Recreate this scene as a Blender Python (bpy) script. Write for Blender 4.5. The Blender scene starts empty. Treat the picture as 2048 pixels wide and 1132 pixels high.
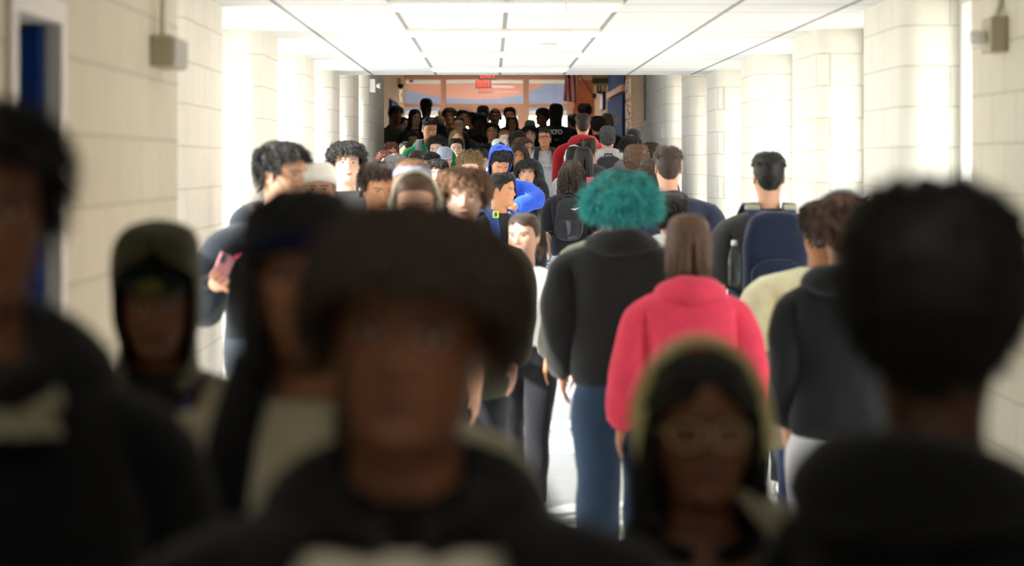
import bpy, math, random
import numpy as np
from mathutils import Vector, Matrix, Euler

sc = bpy.context.scene
COL = sc.collection
PI = math.pi
R = math.radians

# ------------------------------------------------------------------ camera, sky, sun, exposure
FPX, VX, VY, EYE = 4357.0, 983.0, 325.0, 1.75      # focal length in px of a 2048 wide frame, vanishing point, eye height
cam_d = bpy.data.cameras.new('camera')
cam = bpy.data.objects.new('camera', cam_d)
COL.objects.link(cam)
cam.location = (0, 0, EYE)
cam.rotation_euler = (R(90), 0, 0)
cam_d.sensor_width = 36
cam_d.lens = FPX / 2048 * 36
cam_d.shift_x = (1024 - VX) / 2048
cam_d.shift_y = -(566 - VY) / 2048
cam_d.clip_start = .05
cam_d.clip_end = 500
cam_d.dof.use_dof = True
cam_d.dof.focus_distance = 21.0
cam_d.dof.aperture_fstop = 2.4
sc.camera = cam

world = bpy.data.worlds.new('sky')
sc.world = world
world.use_nodes = True
bg = world.node_tree.nodes['Background']
bg.inputs[0].default_value = (.96, .985, 1.0, 1)
bg.inputs[1].default_value = 10.0

sun_d = bpy.data.lights.new('sun', 'SUN')
sun_d.energy = 16
sun_d.angle = R(.6)
sun_d.color = (1, .97, .93)
sun = bpy.data.objects.new('sun', sun_d)
COL.objects.link(sun)
sun.rotation_euler = Vector((.78, .40, -.36)).to_track_quat('-Z', 'Y').to_euler()   # travels right, onward and down

sc.view_settings.view_transform = 'Standard'
sc.view_settings.look = 'None'
sc.view_settings.gamma = 1
sc.view_settings.use_curve_mapping = False
sc.view_settings.exposure = 0.0
sc.cycles.max_bounces = 10
sc.cycles.diffuse_bounces = 5
sc.cycles.glossy_bounces = 4
sc.cycles.transparent_max_bounces = 12
sc.cycles.sample_clamp_indirect = 6
sc.cycles.caustics_reflective = False
sc.cycles.caustics_refractive = False

# ------------------------------------------------------------------ helpers
def lin(h):
    h = h.lstrip('#')
    o = []
    for i in (0, 2, 4):
        c = int(h[i:i + 2], 16) / 255
        o.append(c / 12.92 if c <= .04045 else ((c + .055) / 1.055) ** 2.4)
    return (o[0], o[1], o[2], 1)

_m = {}
def mat(name, col, rough=.8, metal=0., spec=.5, noise=0., nscale=30., bump=0., bscale=200., emit=None, es=0., sheen=0.):
    key = (name, col, rough, emit, es)
    if key in _m: return _m[key]
    m = bpy.data.materials.new(name)
    m.use_nodes = True
    nt = m.node_tree
    p = nt.nodes['Principled BSDF']
    c = lin(col) if isinstance(col, str) else col
    p.inputs['Base Color'].default_value = c
    p.inputs['Roughness'].default_value = rough
    p.inputs['Metallic'].default_value = metal
    p.inputs['Specular IOR Level'].default_value = spec
    if sheen: p.inputs['Sheen Weight'].default_value = sheen
    if emit:
        p.inputs['Emission Color'].default_value = lin(emit)
        p.inputs['Emission Strength'].default_value = es
    if noise or bump:
        tc = nt.nodes.new('ShaderNodeTexCoord')
    if noise:
        n = nt.nodes.new('ShaderNodeTexNoise'); n.inputs['Scale'].default_value = nscale; n.inputs['Detail'].default_value = 4
        nt.links.new(tc.outputs['Object'], n.inputs['Vector'])
        hs = nt.nodes.new('ShaderNodeHueSaturation'); hs.inputs['Color'].default_value = c
        mr = nt.nodes.new('ShaderNodeMapRange'); mr.inputs['From Min'].default_value = .3; mr.inputs['From Max'].default_value = .7
        mr.inputs['To Min'].default_value = 1 - noise; mr.inputs['To Max'].default_value = 1 + noise
        nt.links.new(n.outputs['Fac'], mr.inputs['Value']); nt.links.new(mr.outputs[0], hs.inputs['Value'])
        nt.links.new(hs.outputs[0], p.inputs['Base Color'])
    if bump:
        n = nt.nodes.new('ShaderNodeTexNoise'); n.inputs['Scale'].default_value = bscale
        nt.links.new(tc.outputs['Object'], n.inputs['Vector'])
        b = nt.nodes.new('ShaderNodeBump'); b.inputs['Strength'].default_value = bump; b.inputs['Distance'].default_value = .004
        nt.links.new(n.outputs['Fac'], b.inputs['Height']); nt.links.new(b.outputs[0], p.inputs['Normal'])
    _m[key] = m
    return m

def fabric(col): return mat('fabric', col, .92, spec=.2, noise=.10, nscale=14, bump=.35, bscale=350, sheen=.15)

def hairmat(col, rough=.55):
    key = ('hair', col, rough)
    if key in _m: return _m[key]
    m = mat('hair_strands', col, rough, spec=.45, noise=.35, nscale=60)
    _m[key] = m
    return m

def mesh(verts, quads=None, polys=None, smooth=True, name='mesh', trim=True):
    """numpy verts (V,3); quads (Q,4) array; polys list of index lists"""
    me = bpy.data.meshes.new(name)
    v = np.asarray(verts, dtype=np.float32).reshape(-1, 3)
    if trim:               # drop points no face uses
        used = np.zeros(len(v), bool)
        if quads is not None and len(quads): used[np.asarray(quads, int).ravel()] = True
        for p in polys or (): used[list(p)] = True
        if not used.all():
            new = np.cumsum(used) - 1; v = v[used]
            if quads is not None and len(quads): quads = new[np.asarray(quads, int)]
            polys = [[int(new[i]) for i in p] for p in polys] if polys else polys
    me.vertices.add(len(v)); me.vertices.foreach_set('co', v.ravel())
    ls, sizes = [], []
    if quads is not None and len(quads):
        q = np.asarray(quads, dtype=np.int32).reshape(-1, 4)
        ls.append(q.ravel()); sizes.append(np.full(len(q), 4, np.int32))
    if polys:
        ls.append(np.array([i for p in polys for i in p], np.int32)); sizes.append(np.array([len(p) for p in polys], np.int32))
    loops = np.concatenate(ls); sizes = np.concatenate(sizes)
    me.loops.add(len(loops)); me.loops.foreach_set('vertex_index', loops)
    me.polygons.add(len(sizes))
    st = np.concatenate([[0], np.cumsum(sizes)[:-1]]).astype(np.int32)
    me.polygons.foreach_set('loop_start', st)
    me.update(calc_edges=True)
    me.validate()
    me.polygons.foreach_set('use_smooth', np.full(len(me.polygons), bool(smooth)))
    return me

class MB:
    """collects simple solids into ONE mesh"""
    def __init__(s): s.v = []; s.f = []; s.n = 0
    def add(s, v, f):
        v = np.asarray(v, float).reshape(-1, 3)
        s.v.append(v); s.f += [[i + s.n for i in p] for p in f]; s.n += len(v)
    def box(s, a, b):
        x0, y0, z0 = a; x1, y1, z1 = b
        s.add([(x0,y0,z0),(x1,y0,z0),(x1,y1,z0),(x0,y1,z0),(x0,y0,z1),(x1,y0,z1),(x1,y1,z1),(x0,y1,z1)],
              [(0,3,2,1),(4,5,6,7),(0,1,5,4),(1,2,6,5),(2,3,7,6),(3,0,4,7)])
    def prism(s, pts, z0, z1, top=None):
        """plan outline pts (x,y) counter-clockwise, extruded; top may be a function of y"""
        n = len(pts)
        v = [(x, y, z0(y) if callable(z0) else z0) for x, y in pts] + [(x, y, z1(y) if callable(z1) else z1) for x, y in pts]
        s.add(v, [tuple(range(n))[::-1], tuple(range(n, 2 * n))] + [(i, (i + 1) % n, n + (i + 1) % n, n + i) for i in range(n)])
    def extr_x(s, pts, x0, x1):
        """outline in (y,z) extruded along x"""
        n = len(pts)
        v = [(x0, y, z) for y, z in pts] + [(x1, y, z) for y, z in pts]
        s.add(v, [tuple(range(n)), tuple(range(n, 2 * n))[::-1]] + [(i, n + i, n + (i + 1) % n, (i + 1) % n) for i in range(n)])
    def tube(s, pts, r, n=10):
        pts = [Vector(p) for p in pts]
        rs = r if isinstance(r, (list, tuple)) else [r] * len(pts)
        rings = []
        prev = None
        for i, p in enumerate(pts):
            t = (pts[min(i + 1, len(pts) - 1)] - pts[max(i - 1, 0)]).normalized()
            if prev is None:
                u = t.orthogonal().normalized()
            else:
                u = (prev - t * prev.dot(t)).normalized()
            prev = u
            w = t.cross(u)
            rings.append([p + (u * math.cos(2 * PI * k / n) + w * math.sin(2 * PI * k / n)) * rs[i] for k in range(n)])
        v = [q for rg in rings for q in rg]
        f = [(i * n + k, i * n + (k + 1) % n, (i + 1) * n + (k + 1) % n, (i + 1) * n + k) for i in range(len(rings) - 1) for k in range(n)]
        f += [tuple(range(n))[::-1], tuple(range((len(rings) - 1) * n, len(rings) * n))]
        s.add(v, f)
    def lathe(s, prof, c=(0, 0, 0), n=20, axis='z'):
        v = []
        for r, z in prof:
            for k in range(n):
                a = 2 * PI * k / n
                q = (r * math.cos(a), r * math.sin(a), z)
                if axis == 'y': q = (q[0], q[2], q[1])
                if axis == 'x': q = (q[2], q[0], q[1])
                v.append((q[0] + c[0], q[1] + c[1], q[2] + c[2]))
        m = len(prof)
        f = [(i * n + k, i * n + (k + 1) % n, (i + 1) * n + (k + 1) % n, (i + 1) * n + k) for i in range(m - 1) for k in range(n)]
        f += [tuple(range(n))[::-1], tuple(range((m - 1) * n, m * n))]
        s.add(v, f)
    def obj(s, name, m, parent=None, smooth=False, bevel=0):
        me = mesh(np.concatenate(s.v), None, s.f, smooth, name)
        o = bpy.data.objects.new(name, me); COL.objects.link(o)
        if m: me.materials.append(m)
        if parent: o.parent = parent
        if bevel:
            b = o.modifiers.new('edge', 'BEVEL'); b.width = bevel; b.segments = 2; b.limit_method = 'ANGLE'
        return o

def put(name, me, m, parent=None):
    o = bpy.data.objects.new(name, me); COL.objects.link(o)
    for x in (m if isinstance(m, (list, tuple)) else [m]): me.materials.append(x)
    if parent: o.parent = parent
    return o

def tag(o, label, cat, group=None, kind=None):
    o['label'] = label; o['category'] = cat
    if group: o['group'] = group
    if kind: o['kind'] = kind
    return o

def struct(o): o['kind'] = 'structure'; return o

def empty(name, loc, label, cat, group=None, rz=0):
    o = bpy.data.objects.new(name, None); COL.objects.link(o)
    o.location = loc; o.rotation_euler = (0, 0, rz); o.empty_display_size = .1
    return tag(o, label, cat, group)

def textmesh(name, body, size, m, parent=None, ext=.002, mtx=None, bold=0., space=1.):
    cu = bpy.data.curves.new(name, 'FONT'); cu.body = body; cu.size = size; cu.extrude = ext
    cu.align_x = 'CENTER'; cu.align_y = 'CENTER'; cu.offset = bold; cu.space_character = space
    t = bpy.data.objects.new(name + '_curve', cu); COL.objects.link(t)
    bpy.context.view_layer.update()
    me = bpy.data.meshes.new_from_object(t.evaluated_get(bpy.context.evaluated_depsgraph_get()))
    bpy.data.objects.remove(t); bpy.data.curves.remove(cu)
    if mtx is not None: me.transform(mtx)
    me.materials.clear()
    return put(name, me, m, parent)

def ppx(px, Z): return (px - VX) * Z / FPX                      # world x of a picture column at depth Z
def pz(y, Z): return EYE + (VY - y) * Z / FPX                   # world z of a picture row at depth Z
def floorz(Z): return min(max((Z - 18.8) / 12.0, 0), .89)
# ------------------------------------------------------------------ setting: materials
def block_mat(name, c1, c2, mortar, w=.406, h=.203, mw=.006, offs=.5, bump=.5, horiz='xy', noise=.06, rough=.6, score=0):
    m = bpy.data.materials.new(name); m.use_nodes = True
    nt = m.node_tree; N = nt.nodes; L = nt.links
    p = N['Principled BSDF']; p.inputs['Roughness'].default_value = rough; p.inputs['Specular IOR Level'].default_value = .35
    tc = N.new('ShaderNodeTexCoord'); sx = N.new('ShaderNodeSeparateXYZ'); L.new(tc.outputs['Object'], sx.inputs[0])
    cb = N.new('ShaderNodeCombineXYZ')
    if horiz == 'xy':      # upright faces of either direction
        a = N.new('ShaderNodeMath'); a.operation = 'ADD'; L.new(sx.outputs[0], a.inputs[0]); L.new(sx.outputs[1], a.inputs[1])
        L.new(a.outputs[0], cb.inputs[0]); L.new(sx.outputs[2], cb.inputs[1])
    else:                  # level faces
        L.new(sx.outputs[0], cb.inputs[0]); L.new(sx.outputs[1], cb.inputs[1])
    b = N.new('ShaderNodeTexBrick'); L.new(cb.outputs[0], b.inputs['Vector'])
    b.offset = offs; b.inputs['Scale'].default_value = 1; b.inputs['Brick Width'].default_value = w; b.inputs['Row Height'].default_value = h
    b.inputs['Mortar Size'].default_value = mw; b.inputs['Mortar Smooth'].default_value = .3
    b.inputs['Color1'].default_value = lin(c1); b.inputs['Color2'].default_value = lin(c2); b.inputs['Mortar'].default_value = lin(mortar)
    n = N.new('ShaderNodeTexNoise'); n.inputs['Scale'].default_value = 9; n.inputs['Detail'].default_value = 5; L.new(tc.outputs['Object'], n.inputs['Vector'])
    mr = N.new('ShaderNodeMapRange'); mr.inputs['To Min'].default_value = 1 - noise; mr.inputs['To Max'].default_value = 1 + noise
    L.new(n.outputs['Fac'], mr.inputs['Value'])
    hs = N.new('ShaderNodeHueSaturation'); L.new(b.outputs['Color'], hs.inputs['Color']); L.new(mr.outputs[0], hs.inputs['Value'])
    L.new(hs.outputs[0], p.inputs['Base Color'])
    if score:              # fine grooves across the tiles
        fr = N.new('ShaderNodeMath'); fr.operation = 'PINGPONG'; fr.inputs[1].default_value = score / 2; L.new(sx.outputs[1], fr.inputs[0])
        lt = N.new('ShaderNodeMath'); lt.operation = 'LESS_THAN'; lt.inputs[1].default_value = .009; L.new(fr.outputs[0], lt.inputs[0])
        mx = N.new('ShaderNodeMix'); mx.data_type = 'RGBA'; mx.blend_type = 'MULTIPLY'; mx.inputs[7].default_value = (.70, .70, .69, 1)
        L.new(lt.outputs[0], mx.inputs[0]); L.new(hs.outputs[0], mx.inputs[6]); L.new(mx.outputs[2], p.inputs['Base Color'])
    bp = N.new('ShaderNodeBump'); bp.invert = True; bp.inputs['Strength'].default_value = bump; bp.inputs['Distance'].default_value = .006
    L.new(b.outputs['Fac'], bp.inputs['Height']); L.new(bp.outputs[0], p.inputs['Normal'])
    return m

M_BLOCK = block_mat('painted_block', '#dedbd0', '#dad7cb', '#c6c2b5', bump=.35)
M_BLOCKN = block_mat('cream_block', '#d3cdb9', '#cec8b4', '#b9b3a0', bump=.4)
M_TANBRICK = block_mat('tan_brick', '#a9854e', '#9a7743', '#7d6238', .203, .068, .008)
M_ORANGE = block_mat('orange_brick', '#c8774a', '#bb6a40', '#a3623f', .203, .068, .006)
M_REDBRICK = block_mat('outside_brick', '#b3856a', '#a2745b', '#c9bdae', .203, .068, .010)
M_CEIL = block_mat('ceiling_tile', '#dedddb', '#dbdad7', '#8b8a88', .6096, .6096, .016, 0., .4, 'flat', .03, .85, .1524)
M_FLOOR = block_mat('vinyl_tile', '#e4e6e8', '#dcdfe2', '#c4c8cc', .305, .305, .002, 0., .15, 'flat', .05, .16)
M_RAMP = block_mat('ramp_tile', '#aebfd0', '#a6b8ca', '#8f9fae', .305, .305, .002, 0., .15, 'flat', .05, .2)
M_WHITE = mat('white_paint', '#e6e4de', .5)
M_CREAM = mat('cream_paint', '#d9d4c2', .55)
M_GREYM = mat('grey_metal', '#9a978f', .5)
M_BOX = mat('tan_box', '#a89f86', .5)
M_ALU = mat('window_frame', '#d8d8d4', .4)
M_SALMON = mat('salmon_paint', '#e3b296', .6)
M_BLUE = mat('blue_paint', '#12347e', .75, spec=.15)
M_NAVY = mat('locker_navy', '#1f3a70', .75, spec=.15)
M_DARK = mat('dark_plastic', '#1e1c1a', .4)
M_LAWN = mat('lawn', '#6f8a4a', .95, noise=.3, nscale=3)
M_PAVE = mat('concrete', '#b8b4ab', .9, noise=.1, nscale=2)

def glass_mat(name, tint=(1, 1, 1, 1), refl=.08):
    m = bpy.data.materials.new(name); m.use_nodes = True; nt = m.node_tree; nt.nodes.clear()
    o = nt.nodes.new('ShaderNodeOutputMaterial'); mx = nt.nodes.new('ShaderNodeMixShader')
    t = nt.nodes.new('ShaderNodeBsdfTransparent'); t.inputs[0].default_value = tint
    g = nt.nodes.new('ShaderNodeBsdfGlossy'); g.inputs['Roughness'].default_value = .02
    lw = nt.nodes.new('ShaderNodeLayerWeight')
    pw = nt.nodes.new('ShaderNodeMath'); pw.operation = 'POWER'; pw.inputs[1].default_value = 5
    ad = nt.nodes.new('ShaderNodeMath'); ad.operation = 'MULTIPLY_ADD'; ad.inputs[1].default_value = .8; ad.inputs[2].default_value = .04
    nt.links.new(lw.outputs['Facing'], pw.inputs[0]); nt.links.new(pw.outputs[0], ad.inputs[0]); nt.links.new(ad.outputs[0], mx.inputs[0]); nt.links.new(t.outputs[0], mx.inputs[1]); nt.links.new(g.outputs[0], mx.inputs[2])
    nt.links.new(mx.outputs[0], o.inputs[0])
    return m
M_GLASS = glass_mat('clear_glass', (.96, .97, .96, 1))

XL, XR, XLN = -1.45, 2.05, -1.13          # pilaster faces left and right, near left wall
WL, WR = -1.80, 2.38                      # window planes
HC = 2.59
def ceilz(Z): return HC if Z < 20.9 else HC + (min(Z, 29.5) - 20.9) * .088

# floors
f = MB(); f.extr_x([(-5, -.3), (18.8, -.3), (18.8, 0), (-5, 0)], -2.6, 2.6); struct(f.obj('floor', M_FLOOR))
f = MB(); f.extr_x([(18.8, -.3), (29.48, -.3), (29.48, .89), (18.8, 0)], -2.6, 2.6); struct(f.obj('floor_ramp', M_RAMP))
f = MB(); f.box((-6, 29.48, .4), (6, 58, .89)); struct(f.obj('floor_lobby', M_FLOOR))
# ceilings (grid lines at x = -.53 + .61 n)
f = MB(); f.box((-2.1, -5, 0), (2.6, 20.9, .25)); c = f.obj('ceiling', M_CEIL); struct(c)
for v in c.data.vertices: v.co.x -= .08
c.location = (.08, 0, HC)
f = MB(); f.extr_x([(20.9, HC), (29.5, HC + 8.6 * .088), (29.5, HC + 1.9), (20.9, HC + .25)], -2.6, 2.6); struct(f.obj('ceiling_ramp', M_CEIL))
f = MB(); f.box((-4, 29.5, 4.05), (4, 58, 4.3)); struct(f.obj('ceiling_lobby', M_CEIL))

# near left wall with the blue door, near right wall, wall behind the camera
f = MB()
f.box((-1.6, -5, 0), (XLN, 5.09, HC)); f.box((-1.6, 5.72, 0), (XLN, 7.85, HC)); f.box((-1.6, 5.09, 2.17), (XLN, 5.72, HC))
f.box((-2.0, 4.6, 0), (-1.6, 6.1, HC))
f.box((-1.95, 7.6, 0), (-1.6, 7.85, HC))
struct(f.obj('wall_left', M_BLOCKN))
f = MB(); f.box((XR, -5, 0), (XR + .45, 5.7, HC)); f.box((XR, 7.7, 0), (XR + .45, 9.3, HC)); struct(f.obj('wall_right', M_BLOCKN))
f = MB(); f.box((-2, -5.2, 0), (2.6, -5, HC)); struct(f.obj('wall_back', M_BLOCKN))
# door_1
f = MB(); f.box((-1.585, 5.61, .01), (XLN - .035, 5.66, 2.10)); d = f.obj('door_1', M_BLUE); struct(d)
f = MB(); f.box((XLN - .08, 5.07, 0), (XLN + .014, 5.14, 2.17)); f.box((XLN - .03, 5.66, 0), (XLN + .014, 5.73, 2.17)); f.box((XLN - .3, 5.14, 2.11), (XLN + .014, 5.66, 2.17))
f.obj('door_frame', M_WHITE, d)
f = MB(); f.tube([(-1.5, 5.61, 1.0), (-1.5, 5.56, 1.0), (-1.40, 5.56, 1.0)], .012); f.obj('door_handle', M_GREYM, d)

# pilasters with rounded ends; brick on the outside
PZ_L = [(10.25, 11.85), (13.75, 14.9), (16.9, 17.95), (19.85, 20.9), (22.75, 23.9), (25.75, 29.5)]
PZ_R = [(10.9, 12.1), (13.7, 14.95), (16.9, 18.0), (19.8, 20.85), (22.55, 23.6), (25.5, 29.5)]
def pilaster(face, back, z0, z1, side):
    r = .11
    s = 1 if face > back else -1            # towards the corridor
    pts = [(back, z0)]
    for k in range(9):
        a = PI / 2 * k / 8
        pts.append((face - s * r + s * r * math.sin(a), z0 + r - r * math.cos(a)))
    for k in range(9):
        a = PI / 2 * k / 8
        pts.append((face - s * r + s * r * math.cos(a), z1 - r + r * math.sin(a)))
    pts.append((back, z1))
    if s < 0: pts = pts[::-1]
    m = MB(); m.prism(pts, lambda y: floorz(y) - .1, lambda y: ceilz(y) + .02)
    o = m.obj('pillar', M_BLOCK, smooth=True); struct(o)
    md = o.modifiers.new('edges', 'EDGE_SPLIT'); md.split_angle = R(40)
    ob = back - s * .30
    m = MB(); m.box((min(back, ob), z0 + .05, -.2), (max(back, ob), z1 - .05, 3.6)); struct(m.obj('pillar_brick', M_REDBRICK))
for z0, z1 in PZ_L: pilaster(XL, WL - .03, z0, z1, 'l')
for z0, z1 in PZ_R: pilaster(XR, WR + .03, z0, z1, 'r')

def window(n, x, y0, y1, out):
    zb = floorz((y0 + y1) / 2) + .02; zt = ceilz(y0) + .0
    m = MB(); t = .05; hd = .036
    for a, b in (((y0, zb), (y0 + t, zt)), ((y1 - t, zb), (y1, zt)), ((y0, zb), (y1, zb + .12)), ((y0, zt - t), (y1, zt)), ((y0, zb + 1.58), (y1, zb + 1.64)), (((y0 + y1) / 2 - .025, zb), ((y0 + y1) / 2 + .025, zt))):
        hd += .0012
        m.box((x - hd, a[0], a[1]), (x + hd, b[0], b[1]))
    o = m.obj('window_%d' % n, M_ALU); struct(o)
    m = MB(); m.box((x - .004, y0 + .01, zb), (x + .004, y1 - .01, zt)); m.obj('window_pane', M_GLASS, o)
n = 1
for x, e0, P in ((WL, 7.85, PZ_L), (WR, 9.3, PZ_R)):
    e = e0
    for z0, z1 in P:
        window(n, x, e, z0, 0); n += 1; e = z1
window(n, WR, 5.7, 7.7, 0)  # extra window added out of frame to light the near left wall
# beams above the windows
for x, nm in ((WL, 'left'), (WR, 'right')):
    m = MB(); s = -1 if x < 0 else 1
    m.extr_x([(7.85, HC), (20.9, HC), (29.5, HC + 8.6 * .088), (29.5, 4.5), (7.85, 3.2)], min(x - .05, x + s * .3), max(x + .05, x + s * .3))
    struct(m.obj('trim_' + nm, M_REDBRICK))
# outside ground, building across the yard
m = MB(); m.box((-90, -60, -.35), (-2.6, 160, -.15)); m.box((2.6, -60, -.35), (90, 160, -.15)); m.box((-2.6, 58, .3), (2.6, 160, .6)); struct(m.obj('ground', M_PAVE))
m = MB(); m.box((14, 4, -.2), (15, 50, 5.5)); struct(m.obj('wall_yard', M_REDBRICK))

# ------------------------------------------------------------------ lobby beyond the ramp
XLF, XRF, ZG = -2.03, 2.37, 51.0
m = MB(); m.box((XLF - .3, 29.5, .6), (XLF, 43.15, 4.1)); m.box((XLF - .3, 47.45, .6), (XLF, ZG, 4.1)); m.box((XLF - .5, 43.0, .6), (XLF - .3, 47.6, 4.1)); m.box((XLF - .3, 43.15, 3.03), (XLF, 47.45, 4.1)); m.box((XLF - .3, 29.3, .6), (WL + .02, 29.55, 4.3)); struct(m.obj('wall_lobby_left', M_TANBRICK))
m = MB(); m.box((XRF, 29.5, .6), (XRF + .3, 38.5, 4.1)); m.box((XRF, 43.7, .6), (XRF + .3, ZG, 4.1)); m.box((XRF + .3, 38.4, .6), (XRF + .5, 43.8, 4.1)); m.box((WR - .02, 29.3, .6), (XRF + .3, 29.55, 4.3)); struct(m.obj('wall_lobby_right', M_TANBRICK))
m = MB(); m.box((-2.3, 29.35, HC + 8.4 * .088), (2.6, 29.55, 4.3)); struct(m.obj('trim_lobby', M_CREAM))
m = MB(); m.box((ppx(1143, ZG), ZG - .02, .89), (XRF + .1, ZG + .3, pz(157, ZG))); struct(m.obj('wall_far', M_ORANGE))
# glazed screen: bars placed by their real sizes
zt0, zt1, zd = pz(207, ZG), pz(160, ZG), pz(215, ZG)
x0, x1, x2, x3 = ppx(810, ZG), ppx(887, ZG), ppx(1052, ZG), ppx(1140, ZG)
def bar(m, xa, xb, za, zb, d=.06): m.box((xa, ZG - d, za), (xb, ZG + d, zb))
m = MB()
bar(m, XLF, XRF, zt1, 4.06, .08); bar(m, XLF, x3 + .1, zd, zt0, .055)
for x in (x0 - .06, x1, x2, x3): bar(m, x - .07, x + .07, .89, zt1 + .01, .065)
bar(m, x0, x1, .89, 1.1, .055); bar(m, x2, x3, .89, 1.1, .055)
struct(m.obj('trim_screen', M_SALMON))
k = 20
for xa, xb, za, zb in ((x0, x1 - .07, zt0, zt1), (x1 + .07, x2 - .07, zt0, zt1), (x2 + .07, x3 - .07, zt0, zt1), (x0, x1 - .07, 1.1, zd), (x2 + .07, x3 - .07, 1.1, zd)):
    m = MB(); m.box((xa, ZG - .004, za), (xb, ZG + .004, zb)); struct(m.obj('window_%d' % k, M_GLASS)); k += 1
for i, (xa, xb) in enumerate(((x1 + .07, (x1 + x2) / 2 - .004), ((x1 + x2) / 2 + .004, x2 - .07))):
    m = MB(); w = .13
    m.box((xa, ZG - .022, .9), (xa + w, ZG + .022, zd)); m.box((xb - w, ZG - .022, .9), (xb, ZG + .022, zd)); m.box((xa + w, ZG - .02, zd - .15), (xb - w, ZG + .02, zd)); m.box((xa + w, ZG - .02, .9), (xb - w, ZG + .02, 1.2))
    m.box((xa + w, ZG - .02, 1.85), (xb - w, ZG + .02, 2.0))
    d = m.obj('door_%d' % (i + 2), M_SALMON); struct(d)
    m = MB(); m.box((xa + w, ZG - .004, 1.2), (xb - w, ZG + .004, zd - .15)); m.obj('door_pane', M_GLASS, d)
    hx = xb - w if i == 0 else xa + w
    m = MB(); m.tube([(hx, ZG - .02, 1.85), (hx, ZG - .09, 1.85), (hx, ZG - .09, 2.15), (hx, ZG - .02, 2.15)], .013); m.obj('door_handle', M_GREYM, d)
    m = MB(); m.box(((xa + xb) / 2 - .16, ZG - .07, zd - .13), ((xa + xb) / 2 + .16, ZG - .022, zd - .05)); m.obj('door_closer', mat('bronze', '#b98468', .6), d)

# vestibule: mural band over glazed outer doors
def mural_mat():
    m = bpy.data.materials.new('wave_mural'); m.use_nodes = True; nt = m.node_tree; N = nt.nodes; L = nt.links
    p = N['Principled BSDF']; p.inputs['Roughness'].default_value = .5
    tc = N.new('ShaderNodeTexCoord'); sx = N.new('ShaderNodeSeparateXYZ'); L.new(tc.outputs['Object'], sx.inputs[0])
    def ma(op, a, b):
        n = N.new('ShaderNodeMath'); n.operation = op
        for i, q in enumerate((a, b)):
            if q is None: continue
            if isinstance(q, (int, float)): n.inputs[i].default_value = q
            else: L.new(q, n.inputs[i])
        return n.outputs[0]
    d = ma('ADD', sx.outputs[0], .35); dp = ma('MAXIMUM', d, 0.)
    edge = ma('ADD', ma('ADD', ma('MULTIPLY', ma('MULTIPLY', d, d), .07), ma('MULTIPLY', ma('POWER', dp, 4.), .02)), 3.35)
    fac = ma('GREATER_THAN', sx.outputs[2], edge)
    mx = N.new('ShaderNodeMix'); mx.data_type = 'RGBA'
    L.new(fac, mx.inputs[0]); mx.inputs[6].default_value = lin('#94a5cc'); mx.inputs[7].default_value = lin('#dea090')
    L.new(mx.outputs[2], p.inputs['Base Color'])
    return m
m = MB(); m.box((-2.4, 55.0, 3.06), (2.9, 55.15, 3.74)); struct(m.obj('wall_mural', mural_mat()))
m = MB(); m.box((-2.4, 54.9, 3.74), (2.9, 55.15, 4.1)); struct(m.obj('trim_mural', M_WHITE))
m = MB(); m.box((-2.6, 51.0, .6), (-2.35, 55.1, 4.1)); m.box((2.6, 51.0, .6), (2.9, 55.1, 4.1)); struct(m.obj('wall_vestibule', M_CREAM))
m = MB()
for x in (-2.3, -1.3, -.35, .6, 1.5, 2.5): m.box((x - .05, 54.98, .89), (x + .05, 55.1, 3.06))
m.box((-2.4, 54.98, 2.92), (2.6, 55.1, 3.06)); struct(m.obj('trim_vestibule', M_ALU))
m = MB(); m.box((-2.4, 55.03, .89), (2.6, 55.04, 3.06)); struct(m.obj('window_30', M_GLASS))

# ------------------------------------------------------------------ lamps
def troffer(x, y, z, label, lit=6, group='ceiling lights along the corridor', pw=2.2):
    e = empty('ceiling_light', (x, y, z), label, 'ceiling light', group)
    m = MB()
    for a, b in (((-.61, -.29), (.61, -.265)), ((-.61, .265), (.61, .29)), ((-.61, -.265), (-.585, .265)), ((.585, -.265), (.61, .265))):
        m.box((a[0], a[1], -.022), (b[0], b[1], -.001))
    m.obj('light_frame', M_WHITE, e)
    m = MB(); m.box((-.585, -.265, -.016), (.585, .265, -.002))
    m.obj('light_diffuser', mat('lit_diffuser', '#ffffff', .5, emit='#fff8ee', es=lit), e)
cx = ppx(783, 11.6) / 2 + ppx(1240, 11.6) / 2
for y, lb in ((11.55, 'lit ceiling light at top of picture, nearest of the row'), (13.95, 'lit ceiling light, second from the near end of the row'),
              (16.7, 'lit ceiling light beyond the white smoke detector'), (19.45, 'lit ceiling light just before the ceiling edge, last of the row')):
    troffer(cx, y, HC, lb)
troffer(.3, -1.6, HC, 'added fill ceiling light behind the viewpoint', 9.0)  # unseen lamp added for soft front light on the nearest people
troffer(.3, 1.3, HC, 'added fill ceiling light just above the viewpoint', 3.2)  # another unseen lamp, added to lift the faces just ahead
troffer(.3, 31.6, 4.05, 'added lobby fill light at the top of the ramp', 9.0, 'ceiling lights in the lobby')  # unseen lamp added to brighten the faces in the lobby
for y, lb in ((36.5, 'added lobby fill light above the dark crowd'), (42.5, 'added lobby fill light between the rows of lockers'), (48.3, 'lobby ceiling light just before the glazed doors'), (53.0, 'vestibule ceiling light behind the glazed screen')):
    troffer(cx, y, 4.05, lb, 26.0 if y < 45 else 50.0, 'ceiling lights in the lobby')  # the nearer pair is added out of sight to brighten the dark crowd

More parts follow.
